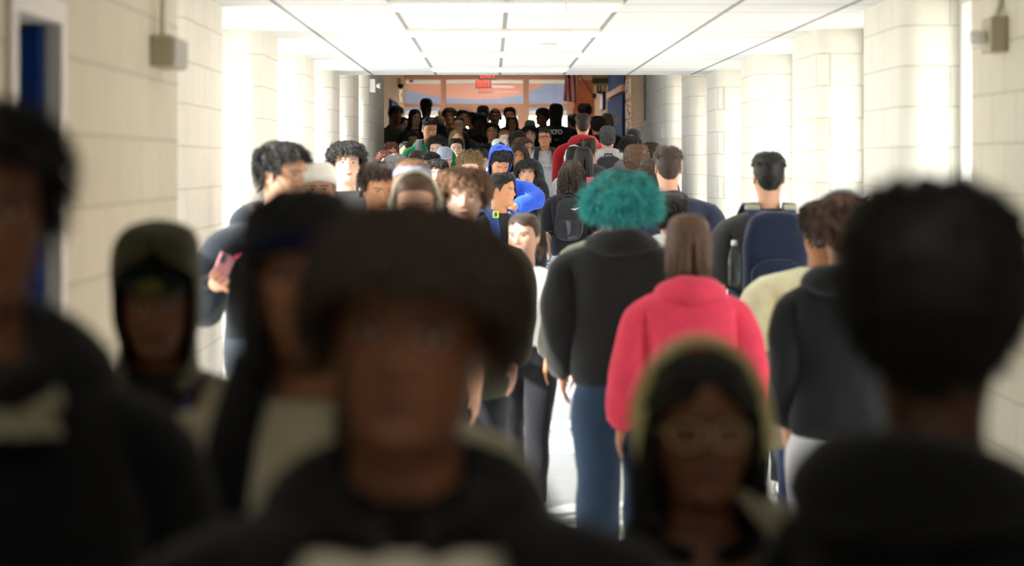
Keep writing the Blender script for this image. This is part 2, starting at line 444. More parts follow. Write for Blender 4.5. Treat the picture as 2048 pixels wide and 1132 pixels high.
# smoke detector, sprinkler
m = MB(); m.lathe([(.075, 0), (.075, -.02), (.06, -.045), (.03, -.05)], (ppx(1094, 15.4), 15.4, HC)); tag(m.obj('smoke_detector', M_WHITE, smooth=True), 'white round smoke detector on the corridor ceiling', 'smoke detector')
m = MB(); m.lathe([(.04, 0), (.04, -.008), (.014, -.012), (.012, -.045), (.022, -.047), (.022, -.05)], (ppx(1132, 11.3), 11.3, HC - .003)); tag(m.obj('sprinkler', mat('chrome', '#c9c7c2', .25, 1.)), 'small ceiling sprinkler beside the nearest ceiling light', 'sprinkler')

# junction box with conduit on the near left wall
y0 = 7.25
e = empty('junction_box', (XLN, y0, 0), 'tan junction box with conduit on left block wall', 'junction box')
m = MB(); m.box((0, -.05, pz(135, 7.3)), (.075, .28, pz(73, 7.3))); m.obj('box_body', M_BOX, e, bevel=.006)
m = MB(); m.box((.075, -.04, pz(131, 7.3)), (.082, .27, pz(77, 7.3))); m.obj('cover_plate', M_GREYM, e)
m = MB(); m.tube([(.03, .05, pz(74, 7.3)), (.03, .05, HC)], .013); m.obj('conduit', M_CREAM, e)
# alarm horn on the near right wall
e = empty('alarm_horn', (XR, 8.75, 0), 'beige alarm box with conduit on right block wall', 'alarm')
m = MB(); m.box((-.07, -.11, pz(105, 8.7)), (0, .06, pz(35, 8.7))); m.obj('box_body', M_BOX, e, bevel=.006)
m = MB(); m.lathe([(.028, -.13), (.028, -.075), (.02, -.07)], (0, -.02, pz(75, 8.7)), axis='x'); m.obj('strobe', M_WHITE, e, smooth=True)
m = MB(); m.tube([(-.03, -.02, pz(36, 8.7)), (-.015, -.02, pz(8, 8.7)), (-.015, -.02, HC)], .014); m.obj('conduit', M_CREAM, e)
# emergency light on the left wall by the ramp
e = empty('emergency_light', (XL, 25.9, 0), 'white emergency light on left wall before the dark lobby', 'emergency light')
zc = pz(171, 25.8)
m = MB(); m.box((0, -.06, zc - .08), (.07, .16, zc + .08)); m.obj('housing', M_WHITE, e, bevel=.01)
for dy in (-.02, .12):
    m = MB(); m.lathe([(.012, .07), (.02, .085), (.035, .12), (.03, .125)], (0, dy, zc + .0), axis='x'); m.obj('lamp_head', M_WHITE, e, smooth=True)
# grey door-side box and white switch box on the right wall
m = MB(); m.box((XR - .03, 28.9, pz(240, 28.9)), (XR, 29.2, 3.2)); tag(m.obj('wall_conduit', M_GREYM), 'grey metal duct on right wall where the tan brick begins', 'duct')
m = MB(); m.box((XR - .04, 25.75, pz(277, 25.8)), (XR, 25.9, pz(257, 25.8))); tag(m.obj('switch_box', M_WHITE, bevel=.005), 'small white switch box on the right block wall', 'switch box')

# exit signs
def exit_sign(x, y, z, label, hang=None, lit=.9):
    e = empty('exit_sign', (x, y, z), label, 'exit sign', 'exit signs above the far doors')
    m = MB(); m.box((-.185, -.02, -.10), (.185, .02, .10)); m.obj('sign_panel', mat('sign_face', '#4e3930', .4), e, bevel=.006)
    mt = mat('exit_red', '#ff2a1a', .5, emit='#ff2418', es=lit)
    textmesh('sign_lettering', 'EXIT', .165, mt, e, .003, Matrix.Translation((0, -.022, 0)) @ Matrix.Rotation(R(90), 4, 'X') @ Matrix.Diagonal((.82, 1.15, 1, 1)), .0, 1.12)
    m = MB(); m.tube([(0, 0, .10), (0, 0, 4.05 - z if hang else .12)], .012); m.obj('sign_mount', M_GREYM, e)
exit_sign(ppx(967, 48.5), 48.5, pz(168, 48.5), 'red lit exit sign hanging before the glazed screen, the lower one', True)
exit_sign(ppx(976, 43), 43, pz(150, 43), 'red lit exit sign partly cut off by the ceiling edge', True)
exit_sign(ppx(973, 53.5), 53.5, pz(178, 53.5), 'dim red exit sign added behind the screen as a reflection in its glass', True, .5)  # solid stand-in for a sign's reflection in the glass

# flag on a slanted pole
e = empty('flag', (ppx(1187, 46.5), 46.5, pz(191, 46.5)), 'striped red and white flag hanging from a slanted pole', 'flag')
a = Vector((0, 0, 0)); b = Vector((-.62, -.1, .92))
m = MB(); m.tube([a, b], .012); m.obj('flag_pole', M_DARK, e, smooth=True)
m = MB(); m.box((-.03, -.05, -.06), (.06, .05, .04)); m.obj('pole_bracket', M_DARK, e)
def flag_mesh():
    nu, nv = 40, 30
    v = []
    top = b * .52
    for j in range(nv + 1):
        t = j / nv
        for i in range(nu + 1):
            s = i / nu
            hoist = a + b * (.97 - .45 * s) + Vector((-.0, 0, 0))
            drop = .95 - .25 * s
            x = hoist.x - .10 * t * (1 - s) + .05 * math.sin(9 * s + 2 * t); y = hoist.y + .06 * math.sin(14 * s + 3 * t) * (.3 + t); z = hoist.z - drop * t
            v.append((x, y, z))
    q = [(j * (nu + 1) + i, j * (nu + 1) + i + 1, (j + 1) * (nu + 1) + i + 1, (j + 1) * (nu + 1) + i) for j in range(nv) for i in range(nu)]
    me = mesh(v, q, name='flag_cloth')
    me.materials.append(mat('flag_red', '#b0222c', .8)); me.materials.append(mat('flag_white', '#e8e0d4', .8)); me.materials.append(mat('flag_blue', '#26305e', .8))
    mi = []
    for j in range(nv):
        for i in range(nu):
            st = int(i / nu * 13)
            c = 0 if st % 2 == 0 else 1
            if j < nv * .4 and st < 7: c = 2
            mi.append(c)
    me.polygons.foreach_set('material_index', mi)
    o = bpy.data.objects.new('flag_cloth', me); COL.objects.link(o); o.parent = e
flag_mesh()

# lockers: each column a thing with its doors
def lockers(x, s, y0, y1, n, where):
    w = (y1 - y0) / n
    for i in range(n):
        ya = y0 + i * w
        e = empty('locker', (x, ya + w / 2, .89), 'tall navy locker in a row on the %s lobby wall' % where, 'locker', 'navy lockers on the %s lobby wall' % where)
        m = MB(); m.box((s * .002, -w / 2 + .003, 0), (s * .28, w / 2 - .003, 2.1)); m.obj('locker_body', M_NAVY, e)
        for zz in (.12, 1.12):
            m = MB(); m.box((s * .28, -w / 2 + .015, zz), (s * .295, w / 2 - .015, zz + .96)); d = m.obj('locker_door', M_NAVY, e)
            m = MB(); m.box((s * .295, -.02, zz + .45), (s * .31, .02, zz + .58)); m.obj('locker_latch', M_GREYM, d)
lockers(XRF + .24, -1, 38.6, 43.6, 14, 'right')
lockers(XLF - .24, 1, 43.2, 47.4, 12, 'left')
m = MB(); m.box((XRF - .07, 38.55, 3.02), (XRF + .28, 43.65, 3.13)); tag(m.obj('locker_ledge', M_SALMON), 'salmon ledge running along the top of the right lockers', 'ledge')
m = MB(); m.box((XRF - .03, 38.5, 3.135), (XRF + .3, 43.7, 4.05)); struct(m.obj('wall_soffit', M_NAVY))
# posters by the lockers
def poster(y0, y1, z0, z1, cols, label, x=XRF, s=-1):
    m = MB(); m.box((min(x + s * .002, x + s * .012), y0, z0), (max(x + s * .002, x + s * .012), y1, z1)); o = m.obj('poster', mat('poster_paper', '#e3d2b4', .8)); tag(o, label, 'poster')
    rnd = random.Random(label)
    for i in range(6):
        yy = y0 + (y1 - y0) * rnd.uniform(.1, .6); zz = z0 + (z1 - z0) * (.08 + .14 * i)
        m = MB(); m.box((x + s * .012 - .001, yy, zz), (x + s * .016 + .001, yy + (y1 - y0) * rnd.uniform(.2, .35), zz + (z1 - z0) * .12))
        m.obj('poster_patch', mat('poster_ink', cols[i % len(cols)], .8), o)
poster(36.8, 38.4, pz(236, 37.5), pz(204, 37.5), ['#c02a3c', '#3a2c86', '#d0487c'], 'red and purple poster on tan wall right of the lockers, upper one')
poster(36.8, 38.4, pz(268, 37.5), pz(240, 37.5), ['#c8283a', '#d65a70', '#4a3a90'], 'red poster on tan wall right of the lockers, lower one')
poster(36.8, 38.4, pz(196, 37.5), pz(158, 37.5), ['#b99a6a', '#c9a0a0', '#6a5c90'], 'pale banner above the red posters right of the lockers')
poster(47.6, 49.2, pz(204, 48.4), pz(172, 48.4), ['#c9a050', '#dfe0e4', '#2c3f74'], 'pale notice on left lobby wall past the lockers', XLF, 1)
# hanging sign, room sign, screen
e = empty('hanging_sign', (ppx(1203, 44), 44, pz(161.5, 44)), 'dark board hanging across the right side of the lobby', 'sign')
m = MB(); m.box((-.19, -.03, -.055), (.19, .03, .055)); m.obj('sign_board', mat('brown_board', '#40331f', .5), e)
m = MB(); m.box((-.2, -.05, -.10), (.2, .05, -.06)); m.box((-.2, -.05, .06), (.2, .05, .12)); m.obj('sign_rail', mat('ochre', '#a98a4a', .6), e)
m = MB(); m.tube([(-.15, 0, .1), (-.15, 0, 4.05 - pz(161.5, 44))], .008); m.tube([(.15, 0, .1), (.15, 0, 4.05 - pz(161.5, 44))], .008); m.obj('sign_hanger', M_DARK, e)
e = empty('room_sign', (XRF - .02, 45.3, pz(178, 45.3)), 'small white and black number sign on right lobby wall', 'sign')
m = MB(); m.box((-.16, -.02, -.09), (.02, .02, .09)); m.obj('sign_panel', mat('sign_black', '#201c18', .5), e)
textmesh('sign_lettering', '1B', .15, M_WHITE, e, .003, Matrix.Translation((-.07, -.022, 0)) @ Matrix.Rotation(R(90), 4, 'X'), .003)
e = empty('wall_screen', (XRF, 45.8, pz(204, 45.8)), 'pale screen in dark frame on right lobby wall', 'screen')
m = MB(); m.box((-.06, -.5, -.17), (0, .5, .17)); m.obj('screen_bezel', M_DARK, e)
m = MB(); m.box((-.066, -.46, -.14), (-.06, .46, .14)); m.obj('screen_panel', mat('screen_light', '#c8c6dc', .3, emit='#c8c2dc', es=.35), e)
# cameras on the left
e = empty('security_camera', (ppx(796, 47), 47, pz(165, 47)), 'tan bracket with dark dome camera high on left lobby wall', 'camera')
m = MB(); m.box((-.10, -.08, -.04), (.08, .08, .10)); m.obj('camera_bracket', mat('tan_plastic', '#c2936f', .5), e, bevel=.02)
m = MB(); m.lathe([(.05, -.03), (.07, -.06), (.06, -.11), (.03, -.135), (.005, -.14)], (.06, 0, 0)); m.obj('camera_dome', M_DARK, e, smooth=True)
m = MB(); m.lathe([(.06, 0), (.06, -.03), (.04, -.07), (.01, -.085)], (ppx(823, 52.5), 52.5, pz(158, 52.5))); tag(m.obj('dome_camera', M_DARK, smooth=True), 'dark dome camera seen through the left upper pane', 'camera')
m = MB(); m.tube([(ppx(804, 50.6), 50.6, .89), (ppx(804, 50.6), 50.6, pz(172, 50.6))], .035); m.tube([(ppx(804, 50.6), 50.6, pz(172, 50.6)), (ppx(804, 50.6), 50.6, 4.05)], .02); tag(m.obj('red_pipe', mat('red_pipe', '#a3303a', .4)), 'dark red pipe beside the left edge of the glazed screen', 'pipe')
# ------------------------------------------------------------------ people: head surface in cm, chin at z 0, y forward, axis between the ears
_T = np.array([0, 30, 60, 90, 120, 150, 180.]) * PI / 180
_HEAD = np.array([
 [-6.0, 4.3, 4.6, 5.3, 5.7, 6.2, 7.0, 7.3],
 [-2.0, 4.6, 4.8, 5.2, 5.5, 6.0, 6.7, 6.9],
 [-0.7, 6.4, 5.9, 5.5, 5.5, 5.9, 6.5, 6.7],
 [0.1, 8.6, 7.2, 5.9, 5.6, 5.8, 6.4, 6.6],
 [1.4, 9.3, 8.0, 6.4, 5.8, 5.8, 6.4, 6.6],
 [3.0, 9.2, 8.3, 6.9, 6.1, 6.0, 6.5, 6.7],
 [4.5, 9.3, 8.6, 7.3, 6.5, 6.2, 6.8, 7.0],
 [6.0, 9.3, 8.8, 7.6, 6.8, 6.6, 7.3, 7.4],
 [7.5, 9.3, 8.9, 7.8, 7.0, 7.1, 8.0, 8.2],
 [9.5, 9.2, 8.9, 7.9, 7.15, 7.5, 8.7, 9.0],
 [11.2, 9.2, 8.7, 7.8, 7.25, 7.9, 9.2, 9.6],
 [13.0, 9.6, 9.0, 7.8, 7.35, 8.1, 9.5, 10.0],
 [15.5, 9.4, 8.9, 7.8, 7.45, 8.2, 9.5, 10.0],
 [18.0, 8.5, 8.1, 7.4, 7.2, 7.8, 8.9, 9.3],
 [20.0, 6.9, 6.7, 6.4, 6.3, 6.7, 7.5, 7.8],
 [21.3, 4.9, 4.9, 4.8, 4.8, 5.1, 5.6, 5.8],
 [22.1, 2.8, 2.8, 2.8, 2.8, 2.9, 3.1, 3.2],
 [22.45, 1.1, 1.1, 1.1, 1.1, 1.1, 1.2, 1.2]])
_HZ = _HEAD[:, 0]
_A = np.cos(np.outer(_T, np.arange(7)))
_CO = np.linalg.solve(_A, _HEAD[:, 1:].T).T          # cosine coefficients per height
_SL = np.gradient(_CO, _HZ, axis=0)
def rhead(th, z):
    th = np.asarray(th, float); z = np.clip(np.asarray(z, float), -6, 22.45)
    i = np.clip(np.searchsorted(_HZ, z) - 1, 0, len(_HZ) - 2)
    h = _HZ[i + 1] - _HZ[i]; t = (z - _HZ[i]) / h
    t2, t3 = t * t, t ** 3
    w = [2 * t3 - 3 * t2 + 1, t3 - 2 * t2 + t, -2 * t3 + 3 * t2, t3 - t2]
    c = (w[0][..., None] * _CO[i] + (w[1] * h)[..., None] * _SL[i] + w[2][..., None] * _CO[i + 1] + (w[3] * h)[..., None] * _SL[i + 1])
    k = np.cos(th[..., None] * np.arange(7))
    return np.maximum((c * k).sum(-1), .05)
def pol(th, z, off=0.):
    r = rhead(th, z) + off
    return np.stack([r * np.sin(th), r * np.cos(th), z + 0 * th], -1)
def sstep(a, b, x):
    t = np.clip((x - a) / (b - a), 0, 1); return t * t * (3 - 2 * t)
def G(x, s): return np.exp(-(x / s) ** 2)

def face_points(th, z, fem=0.):
    P = pol(th, z)
    x, y = P[..., 0], P[..., 1]
    fr = (np.cos(th) > .15) * 1.0
    ax = np.abs(x)
    A = np.interp(z, [6.3, 6.9, 7.5, 8.2, 9.5, 11.2, 12.4], [0, .5, 1.75, 1.9, 1.25, .55, 0])
    w = np.interp(z, [6.5, 7.6, 9.5, 12], [1.25, 1.05, .8, .75])
    d = A * G(x, w) * (1 - .12 * fem)
    d += .75 * G(ax - 1.35, .55) * G(z - 7.5, .6)
    d -= .85 * G(ax - 3.1, 1.6) * G(z - 11.2, .95)
    d += .34 * G(ax - 3.1, 1.15) * G(z - 11.15, .62)
    d += (.35 - .25 * fem) * G(z - 12.75, .6) * G(ax - 2.6, 2.4)
    d += .50 * G(x, 1.9) * G(z - 5.1, .45) + .58 * G(x, 1.7) * G(z - 3.95, .5) - .32 * G(x, 2.3) * G(z - 4.52, .2)
    d -= .30 * G(x, 2.) * G(z - 3.0, .5)
    d += .45 * G(x, 2.) * G(z - 1.1, 1.1)
    d -= .12 * G(x, .5) * G(z - 6.0, .6)
    d += .25 * G(ax - 5., 1.6) * G(z - 8.9, 1.4)
    P[..., 1] += d * fr
    P[..., 0] *= 1 - .05 * fem * sstep(7, 1, z) * fr
    return P

# ---- face shading shared by everyone
def face_group():
    g = bpy.data.node_groups.new('face_paint', 'ShaderNodeTree')
    I = g.interface
    for nm, t in (('Skin', 'NodeSocketColor'), ('Lip', 'NodeSocketColor'), ('Brow', 'NodeSocketColor'), ('Open', 'NodeSocketFloat'), ('Beard', 'NodeSocketFloat')):
        I.new_socket(nm, in_out='INPUT', socket_type=t)
    I.new_socket('Color', in_out='OUTPUT', socket_type='NodeSocketColor')
    I.new_socket('Wet', in_out='OUTPUT', socket_type='NodeSocketFloat')
    N, L = g.nodes, g.links
    gi = N.new('NodeGroupInput'); go = N.new('NodeGroupOutput')
    at = N.new('ShaderNodeAttribute'); at.attribute_name = 'fp'
    sx = N.new('ShaderNodeSeparateXYZ'); L.new(at.outputs['Vector'], sx.inputs[0])
    def m(op, a, b=None, clamp=False):
        n = N.new('ShaderNodeMath'); n.operation = op; n.use_clamp = clamp
        for i, q in enumerate((a, b)):
            if q is None: continue
            if isinstance(q, (int, float)): n.inputs[i].default_value = q
            else: L.new(q, n.inputs[i])
        return n.outputs[0]
    add = lambda a, b: m('ADD', a, b)
    sub = lambda a, b: m('SUBTRACT', a, b)
    mul = lambda a, b: m('MULTIPLY', a, b)
    def soft(a, w): return m('DIVIDE', a, w, True)
    ab = lambda a: m('ABSOLUTE', a)
    X = ab(sx.outputs[0]); Z = sx.outputs[2]
    front = m('GREATER_THAN', sx.outputs[1], 2.)
    u = m('DIVIDE', sub(X, 3.15), 1.55); q = m('MAXIMUM', sub(1., mul(u, u)), 0.)
    v = sub(Z, 11.1)
    up = mul(mul(q, .62), gi.outputs['Open']); lo = mul(mul(q, -.42), add(mul(gi.outputs['Open'], .5), .5))
    inside = m('GREATER_THAN', q, .001)
    eye = mul(mul(mul(soft(sub(up, v), .1), soft(sub(v, lo), .1)), inside), front)
    dx = sub(X, 3.15); dv = sub(v, .08)
    iris = soft(sub(.66, m('SQRT', add(mul(dx, dx), mul(dv, dv)))), .12)
    lash = mul(mul(soft(sub(.2, ab(sub(v, up))), .12), soft(q, .12)), front)
    t = m('DIVIDE', sub(X, 3.25), 2.3); t1 = m('MAXIMUM', sub(1., mul(t, t)), 0.)
    bc = add(mul(t1, .35), 12.6)
    brow = mul(mul(soft(sub(.46, ab(sub(Z, bc))), .22), soft(t1, .25)), front)
    u2 = m('DIVIDE', X, 2.55); q2 = m('MAXIMUM', sub(1., mul(u2, u2)), 0.)
    lip = mul(mul(mul(soft(sub(add(mul(q2, .8), 4.5), Z), .15), soft(sub(Z, sub(4.5, mul(q2, .98))), .15)), soft(q2, .1)), front)
    mline = mul(mul(soft(sub(.16, ab(sub(Z, 4.52))), .1), soft(q2, .2)), front)
    must = mul(mul(soft(sub(.55, ab(sub(Z, 5.95))), .4), soft(sub(2.6, X), .6)), front)
    chin = mul(mul(soft(sub(1.9, Z), 1.2), soft(sub(3.5, X), 1.)), front)
    beard = mul(m('MAXIMUM', must, mul(chin, .6)), gi.outputs['Beard'])
    cur = gi.outputs['Skin']
    def mix(fac, a, b):
        n = N.new('ShaderNodeMix'); n.data_type = 'RGBA'
        L.new(fac, n.inputs[0])
        for i, c in ((6, a), (7, b)):
            if isinstance(c, tuple): n.inputs[i].default_value = c
            else: L.new(c, n.inputs[i])
        return n.outputs[2]
    cheek = mul(mul(soft(sub(2.2, m('SQRT', add(mul(sub(X, 4.6), sub(X, 4.6)), mul(sub(Z, 8.6), sub(Z, 8.6))))), 2.), .25), front)
    cur = mix(cheek, cur, gi.outputs['Lip'])
    cur = mix(mul(lip, .85), cur, gi.outputs['Lip'])
    cur = mix(mul(beard, .6), cur, gi.outputs['Brow'])
    cur = mix(mul(mline, .7), cur, (.05, .015, .012, 1))
    cur = mix(mul(brow, .85), cur, gi.outputs['Brow'])
    cur = mix(eye, cur, (.62, .58, .55, 1))
    cur = mix(mul(iris, eye), cur, (.022, .012, .008, 1))
    cur = mix(mul(lash, .9), cur, (.015, .01, .008, 1))
    L.new(cur, go.inputs['Color']); L.new(eye, go.inputs['Wet'])
    return g
FACE = face_group()
SKIN = {'pale': ('#dfb39c', '#b8695f'), 'light': ('#d4a184', '#ad6255'), 'tan': ('#bd8460', '#99574a'), 'olive': ('#b07c55', '#935546'),
        'brown': ('#7e5035', '#6a3a30'), 'dark': ('#4b2f20', '#4a2a24')}
HAIR = {'black': '#1b1816', 'jet': '#100e0d', 'darkbrown': '#33241b', 'brown': '#553a28', 'midbrown': '#6e4e35', 'blond': '#a98755', 'grey': '#7d7a78', 'teal': '#2f9c9c', 'auburn': '#5a2d1f', 'dirty': '#7b6440'}
_sk = {}
def skinmat(tone, brow, op, beard):
    k = (tone, brow, op, beard)
    if k in _sk: return _sk[k]
    m = bpy.data.materials.new('skin'); m.use_nodes = True; nt = m.node_tree; p = nt.nodes['Principled BSDF']
    g = nt.nodes.new('ShaderNodeGroup'); g.node_tree = FACE
    g.inputs['Skin'].default_value = lin(SKIN[tone][0]); g.inputs['Lip'].default_value = lin(SKIN[tone][1])
    b = lin(HAIR.get(brow, '#1b1816')); g.inputs['Brow'].default_value = b
    g.inputs['Open'].default_value = op; g.inputs['Beard'].default_value = beard
    nt.links.new(g.outputs['Color'], p.inputs['Base Color'])
    mr = nt.nodes.new('ShaderNodeMapRange'); mr.inputs['To Min'].default_value = .52; mr.inputs['To Max'].default_value = .15
    nt.links.new(g.outputs['Wet'], mr.inputs['Value']); nt.links.new(mr.outputs[0], p.inputs['Roughness'])
    p.inputs['Specular IOR Level'].default_value = .4
    _sk[k] = m
    return m

# ---- body
NC = 48
TORSO = np.array([   # z, half width, front, back, centre y   (metres, 1.75 m tall)
 [1.462, .060, .047, .069, -.006], [1.452, .074, .054, .071, -.010], [1.443, .098, .062, .076, -.014], [1.433, .128, .072, .083, -.016], [1.420, .156, .081, .090, -.016],
 [1.398, .178, .091, .098, -.014], [1.370, .186, .099, .103, -.010], [1.335, .187, .106, .106, -.006], [1.300, .183, .111, .107, -.002],
 [1.25, .174, .116, .106, 0], [1.18, .160, .112, .098, 0], [1.10, .149, .105, .091, 0], [1.02, .155, .106, .093, 0], [.95, .168, .107, .104, -.004], [.89, .175, .103, .110, -.006], [.84, .172, .095, .104, -.004]])
def torso_rows(zs, infl=None, w=1.0, girth=1.0):
    R_ = []
    t = np.arange(NC) * 2 * PI / NC
    for z in zs:
        a, f, b, yc = [np.interp(z, TORSO[::-1, 0], TORSO[::-1, k]) for k in (1, 2, 3, 4)]
        g = w + (girth - w) * float(sstep(1.40, 1.2, z))
        wz = 1 + (g - 1) * float(sstep(1.47, 1.42, z))
        gy = 1 + (girth - 1) * float(sstep(1.45, 1.3, z))
        a *= wz; f *= gy; b *= gy
        if infl: a, f, b, yc = infl(z, a, f, b, yc)
        s, c = np.sin(t), np.cos(t)
        p = .86
        x = a * np.sign(s) * np.abs(s) ** p
        y = yc + np.where(c > 0, f, b) * np.sign(c) * np.abs(c) ** p
        R_.append(np.stack([x, y, np.full(NC, z)], -1))
    return np.array(R_)

def bez(pts, n):
    """smooth polyline through pts"""
    P = np.array(pts, float); k = len(P)
    d = np.concatenate([[0], np.cumsum(np.linalg.norm(np.diff(P, axis=0), axis=1))]); d /= d[-1]
    T = np.gradient(P, d, axis=0) * .6
    s = np.linspace(0, 1, n); i = np.clip(np.searchsorted(d, s, 'right') - 1, 0, k - 2)
    h = (d[i + 1] - d[i]); t = ((s - d[i]) / h)[:, None]; h = h[:, None]
    return (2 * t**3 - 3 * t**2 + 1) * P[i] + (t**3 - 2 * t**2 + t) * h * T[i] + (-2 * t**3 + 3 * t**2) * P[i + 1] + (t**3 - t**2) * h * T[i + 1]

class Skin:
    """grows tubes out of loops of an existing grid so the surface stays continuous"""
    def __init__(s): s.v = []; s.q = []; s.p = []; s.n = 0
    def verts(s, a):
        a = np.asarray(a, float).reshape(-1, 3); i = np.arange(s.n, s.n + len(a)); s.v.append(a); s.n += len(a); return i
    def grid(s, rows, skip=None, wrap=True):
        idx = s.verts(rows).reshape(rows.shape[:2])
        m, n = idx.shape
        for i in range(m - 1):
            for j in range(n if wrap else n - 1):
                if skip and skip(i, j): continue
                s.q.append((idx[i, j], idx[i + 1, j], idx[i + 1, (j + 1) % n], idx[i, (j + 1) % n]))
        return idx
    def allv(s): return np.concatenate(s.v)
    def tube(s, loop, path, rad, frame_y=(0, 1, 0), flat=None, cap=True):
        """loop: vertex ids of the root; path: (m,3) ring centres; rad: per ring radius"""
        V = s.allv(); lp = V[loop]; c0 = lp.mean(0)
        path = np.asarray(path, float)
        T0 = path[0] - c0; T0 /= np.linalg.norm(T0) + 1e-9
        U = np.array(frame_y, float); U = U - T0 * U.dot(T0); U /= np.linalg.norm(U); W = np.cross(T0, U)
        al = np.arctan2((lp - c0) @ W, (lp - c0) @ U)
        n = len(loop)
        un = np.unwrap(al); sg = 1 if un[-1] > un[0] else -1
        even = un[0] + sg * np.arange(n) * 2 * PI / n
        off = (un - even).mean(); even = even + off
        prev = np.asarray(loop)
        for k in range(len(path)):
            a = path[max(k - 1, 0)] if k else c0; b = path[min(k + 1, len(path) - 1)]
            T = b - a; T /= np.linalg.norm(T) + 1e-9
            U = U - T * U.dot(T); U /= np.linalg.norm(U); W = np.cross(T, U)
            fu, fw = (1, 1) if flat is None else flat[k]
            ang = even if k > 1 else (un * (1 - (k + 1) / 3) + even * (k + 1) / 3)
            ring = path[k] + rad[k] * (fu * np.cos(ang)[:, None] * U + fw * np.sin(ang)[:, None] * W)
            cur = s.verts(ring)
            for j in range(n): s.q.append((prev[j], cur[j], cur[(j + 1) % n], prev[(j + 1) % n]))
            prev = cur
        if cap:
            c = s.verts(path[-1] + (path[-1] - path[-2]) * .3)[0]
            for j in range(n): s.p.append((prev[j], c, prev[(j + 1) % n]))
        return prev, U, W, T
    def finger(s, pts, r, n=6):
        """short closed tube rooted inside the palm"""
        pts = [np.array(p, float) for p in pts]
        prev = None; U = None
        for k, p in enumerate(pts):
            T = pts[min(k + 1, len(pts) - 1)] - pts[max(k - 1, 0)]; T = T / (np.linalg.norm(T) + 1e-9)
            if U is None: U = np.cross(T, [.3, .9, .31]); 
            U = U - T * U.dot(T); U /= np.linalg.norm(U); W = np.cross(T, U)
            a = np.arange(n) * 2 * PI / n
            rr = r * (1, 1.05, .95, .62)[min(k, 3)] if k < len(pts) - 1 else r * .6
            cur = s.verts(p + rr * (np.cos(a)[:, None] * U + np.sin(a)[:, None] * W))
            if prev is not None:
                for j in range(n): s.q.append((prev[j], cur[j], cur[(j + 1) % n], prev[(j + 1) % n]))
            prev = cur
        s.p.append(tuple(prev))

def smoothv(V, Q, P, it, lam=.5, mask=None):
    e = [np.stack([Q[:, i], Q[:, (i + 1) % 4]], 1) for i in range(4)] if len(Q) else []
    if P: e += [np.array([(p[i], p[(i + 1) % len(p)]) for p in P for i in range(len(p))])]
    e = np.concatenate(e); e = np.concatenate([e, e[:, ::-1]])
    cnt = np.bincount(e[:, 0], minlength=len(V))[:, None]
    for _ in range(it):
        acc = np.stack([np.bincount(e[:, 0], V[e[:, 1], k], len(V)) for k in range(3)], 1) / np.maximum(cnt, 1)
        d = (acc - V) * lam
        if mask is not None: d *= mask[:, None]
        V = V + d
    return V

PATCH_Z = (1.425, 1.315)
def patch_of(zs):
    r0 = int(np.argmin(np.abs(np.array(zs) - PATCH_Z[0]))); r1 = int(np.argmin(np.abs(np.array(zs) - PATCH_Z[1])))
    return r0, r1
HALFC = 4
def arm_loops(idx, r0, r1):
    out = {}
    for side, c in (('R', NC // 4), ('L', 3 * NC // 4)):
        c0, c1 = c - HALFC, c + HALFC
        lp = [idx[r0, j] for j in range(c0, c1)] + [idx[i, c1] for i in range(r0, r1)] + [idx[r1, j] for j in range(c1, c0, -1)] + [idx[i, c0] for i in range(r1, r0, -1)]
        out[side] = lp
    return out
def in_patch(r0, r1):
    def f(i, j):
        for c in (NC // 4, 3 * NC // 4):
            if r0 <= i < r1 and c - HALFC <= j < c + HALFC: return True
        return False
    return f

ARM0 = {'R': [(.235, -.02, 1.12), (.235, .10, .88)], 'L': [(-.235, -.02, 1.12), (-.235, .10, .88)]}
def arm_path(side, arms, w, n=14, out=0.):
    s = 1 if side == 'R' else -1
    el, wr = arms[side]
    sh = (s * .205 * w, -.008, 1.352)
    up = np.array(sh) * .45 + np.array(el) * .55
    up[0] += s * .012
    P = bez([sh, up, el, (np.array(el) + wr) / 2, wr], n)
    P[:, 0] += s * out * np.linspace(1, .1, n)
    return P

def leg_paths(stride, toe=True):
    out = {}
    for s, side, d in ((1, 'R', stride), (-1, 'L', -stride)):
        hip = (s * .092, -.01, .80); kn = (s * .098, d * .62 + .015, .50 + .01 * (d < 0)); an = (s * .10, d - .04, .085 + (.05 if d < 0 else 0))
        out[side] = (hip, kn, an)
    return out

def noise3(P, seed):
    x, y, z = P[:, 0], P[:, 1], P[:, 2]
    a = np.sin(17 * z + 7 * np.sin(9 * x + seed) + 5 * y + seed) + .7 * np.sin(31 * z - 19 * x + 4 * np.sin(14 * y + 2 * seed)) + .5 * np.sin(47 * x + 23 * y + 13 * z + seed * 3)
    return a / 2.2

def vnormals(V, Q):
    d = np.cross(V[Q[:, 2]] - V[Q[:, 0]], V[Q[:, 3]] - V[Q[:, 1]])
    n = np.zeros_like(V)
    for k in range(4): np.add.at(n, Q[:, k], d)
    return n / (np.linalg.norm(n, axis=1, keepdims=True) + 1e-9)

class Pose: pass

def headxf(P, ps, cm=True):
    """head-space cm to body metres with the head's turn and tilt, fading out down the neck"""
    P = np.asarray(P, float).reshape(-1, 3)
    wgt = sstep(-10, 0, P[:, 2])
    Q = P * .01 * ps.hs
    Q[:, 1] += .012
    Q[:, 2] += 1.513
    piv = np.array([0, -.01, 1.49])
    a = ps.hy * wgt; b = -ps.hp * wgt; c = ps.hr * wgt
    q = Q - piv
    # tilt about x, roll about y, turn about z
    y = q[:, 1] * np.cos(b) - q[:, 2] * np.sin(b); z = q[:, 1] * np.sin(b) + q[:, 2] * np.cos(b); x = q[:, 0]
    x, z = x * np.cos(c) + z * np.sin(c), -x * np.sin(c) + z * np.cos(c)
    x, y = x * np.cos(a) - y * np.sin(a), x * np.sin(a) + y * np.cos(a)
    o = np.stack([x, y, z], 1) + piv
    return o

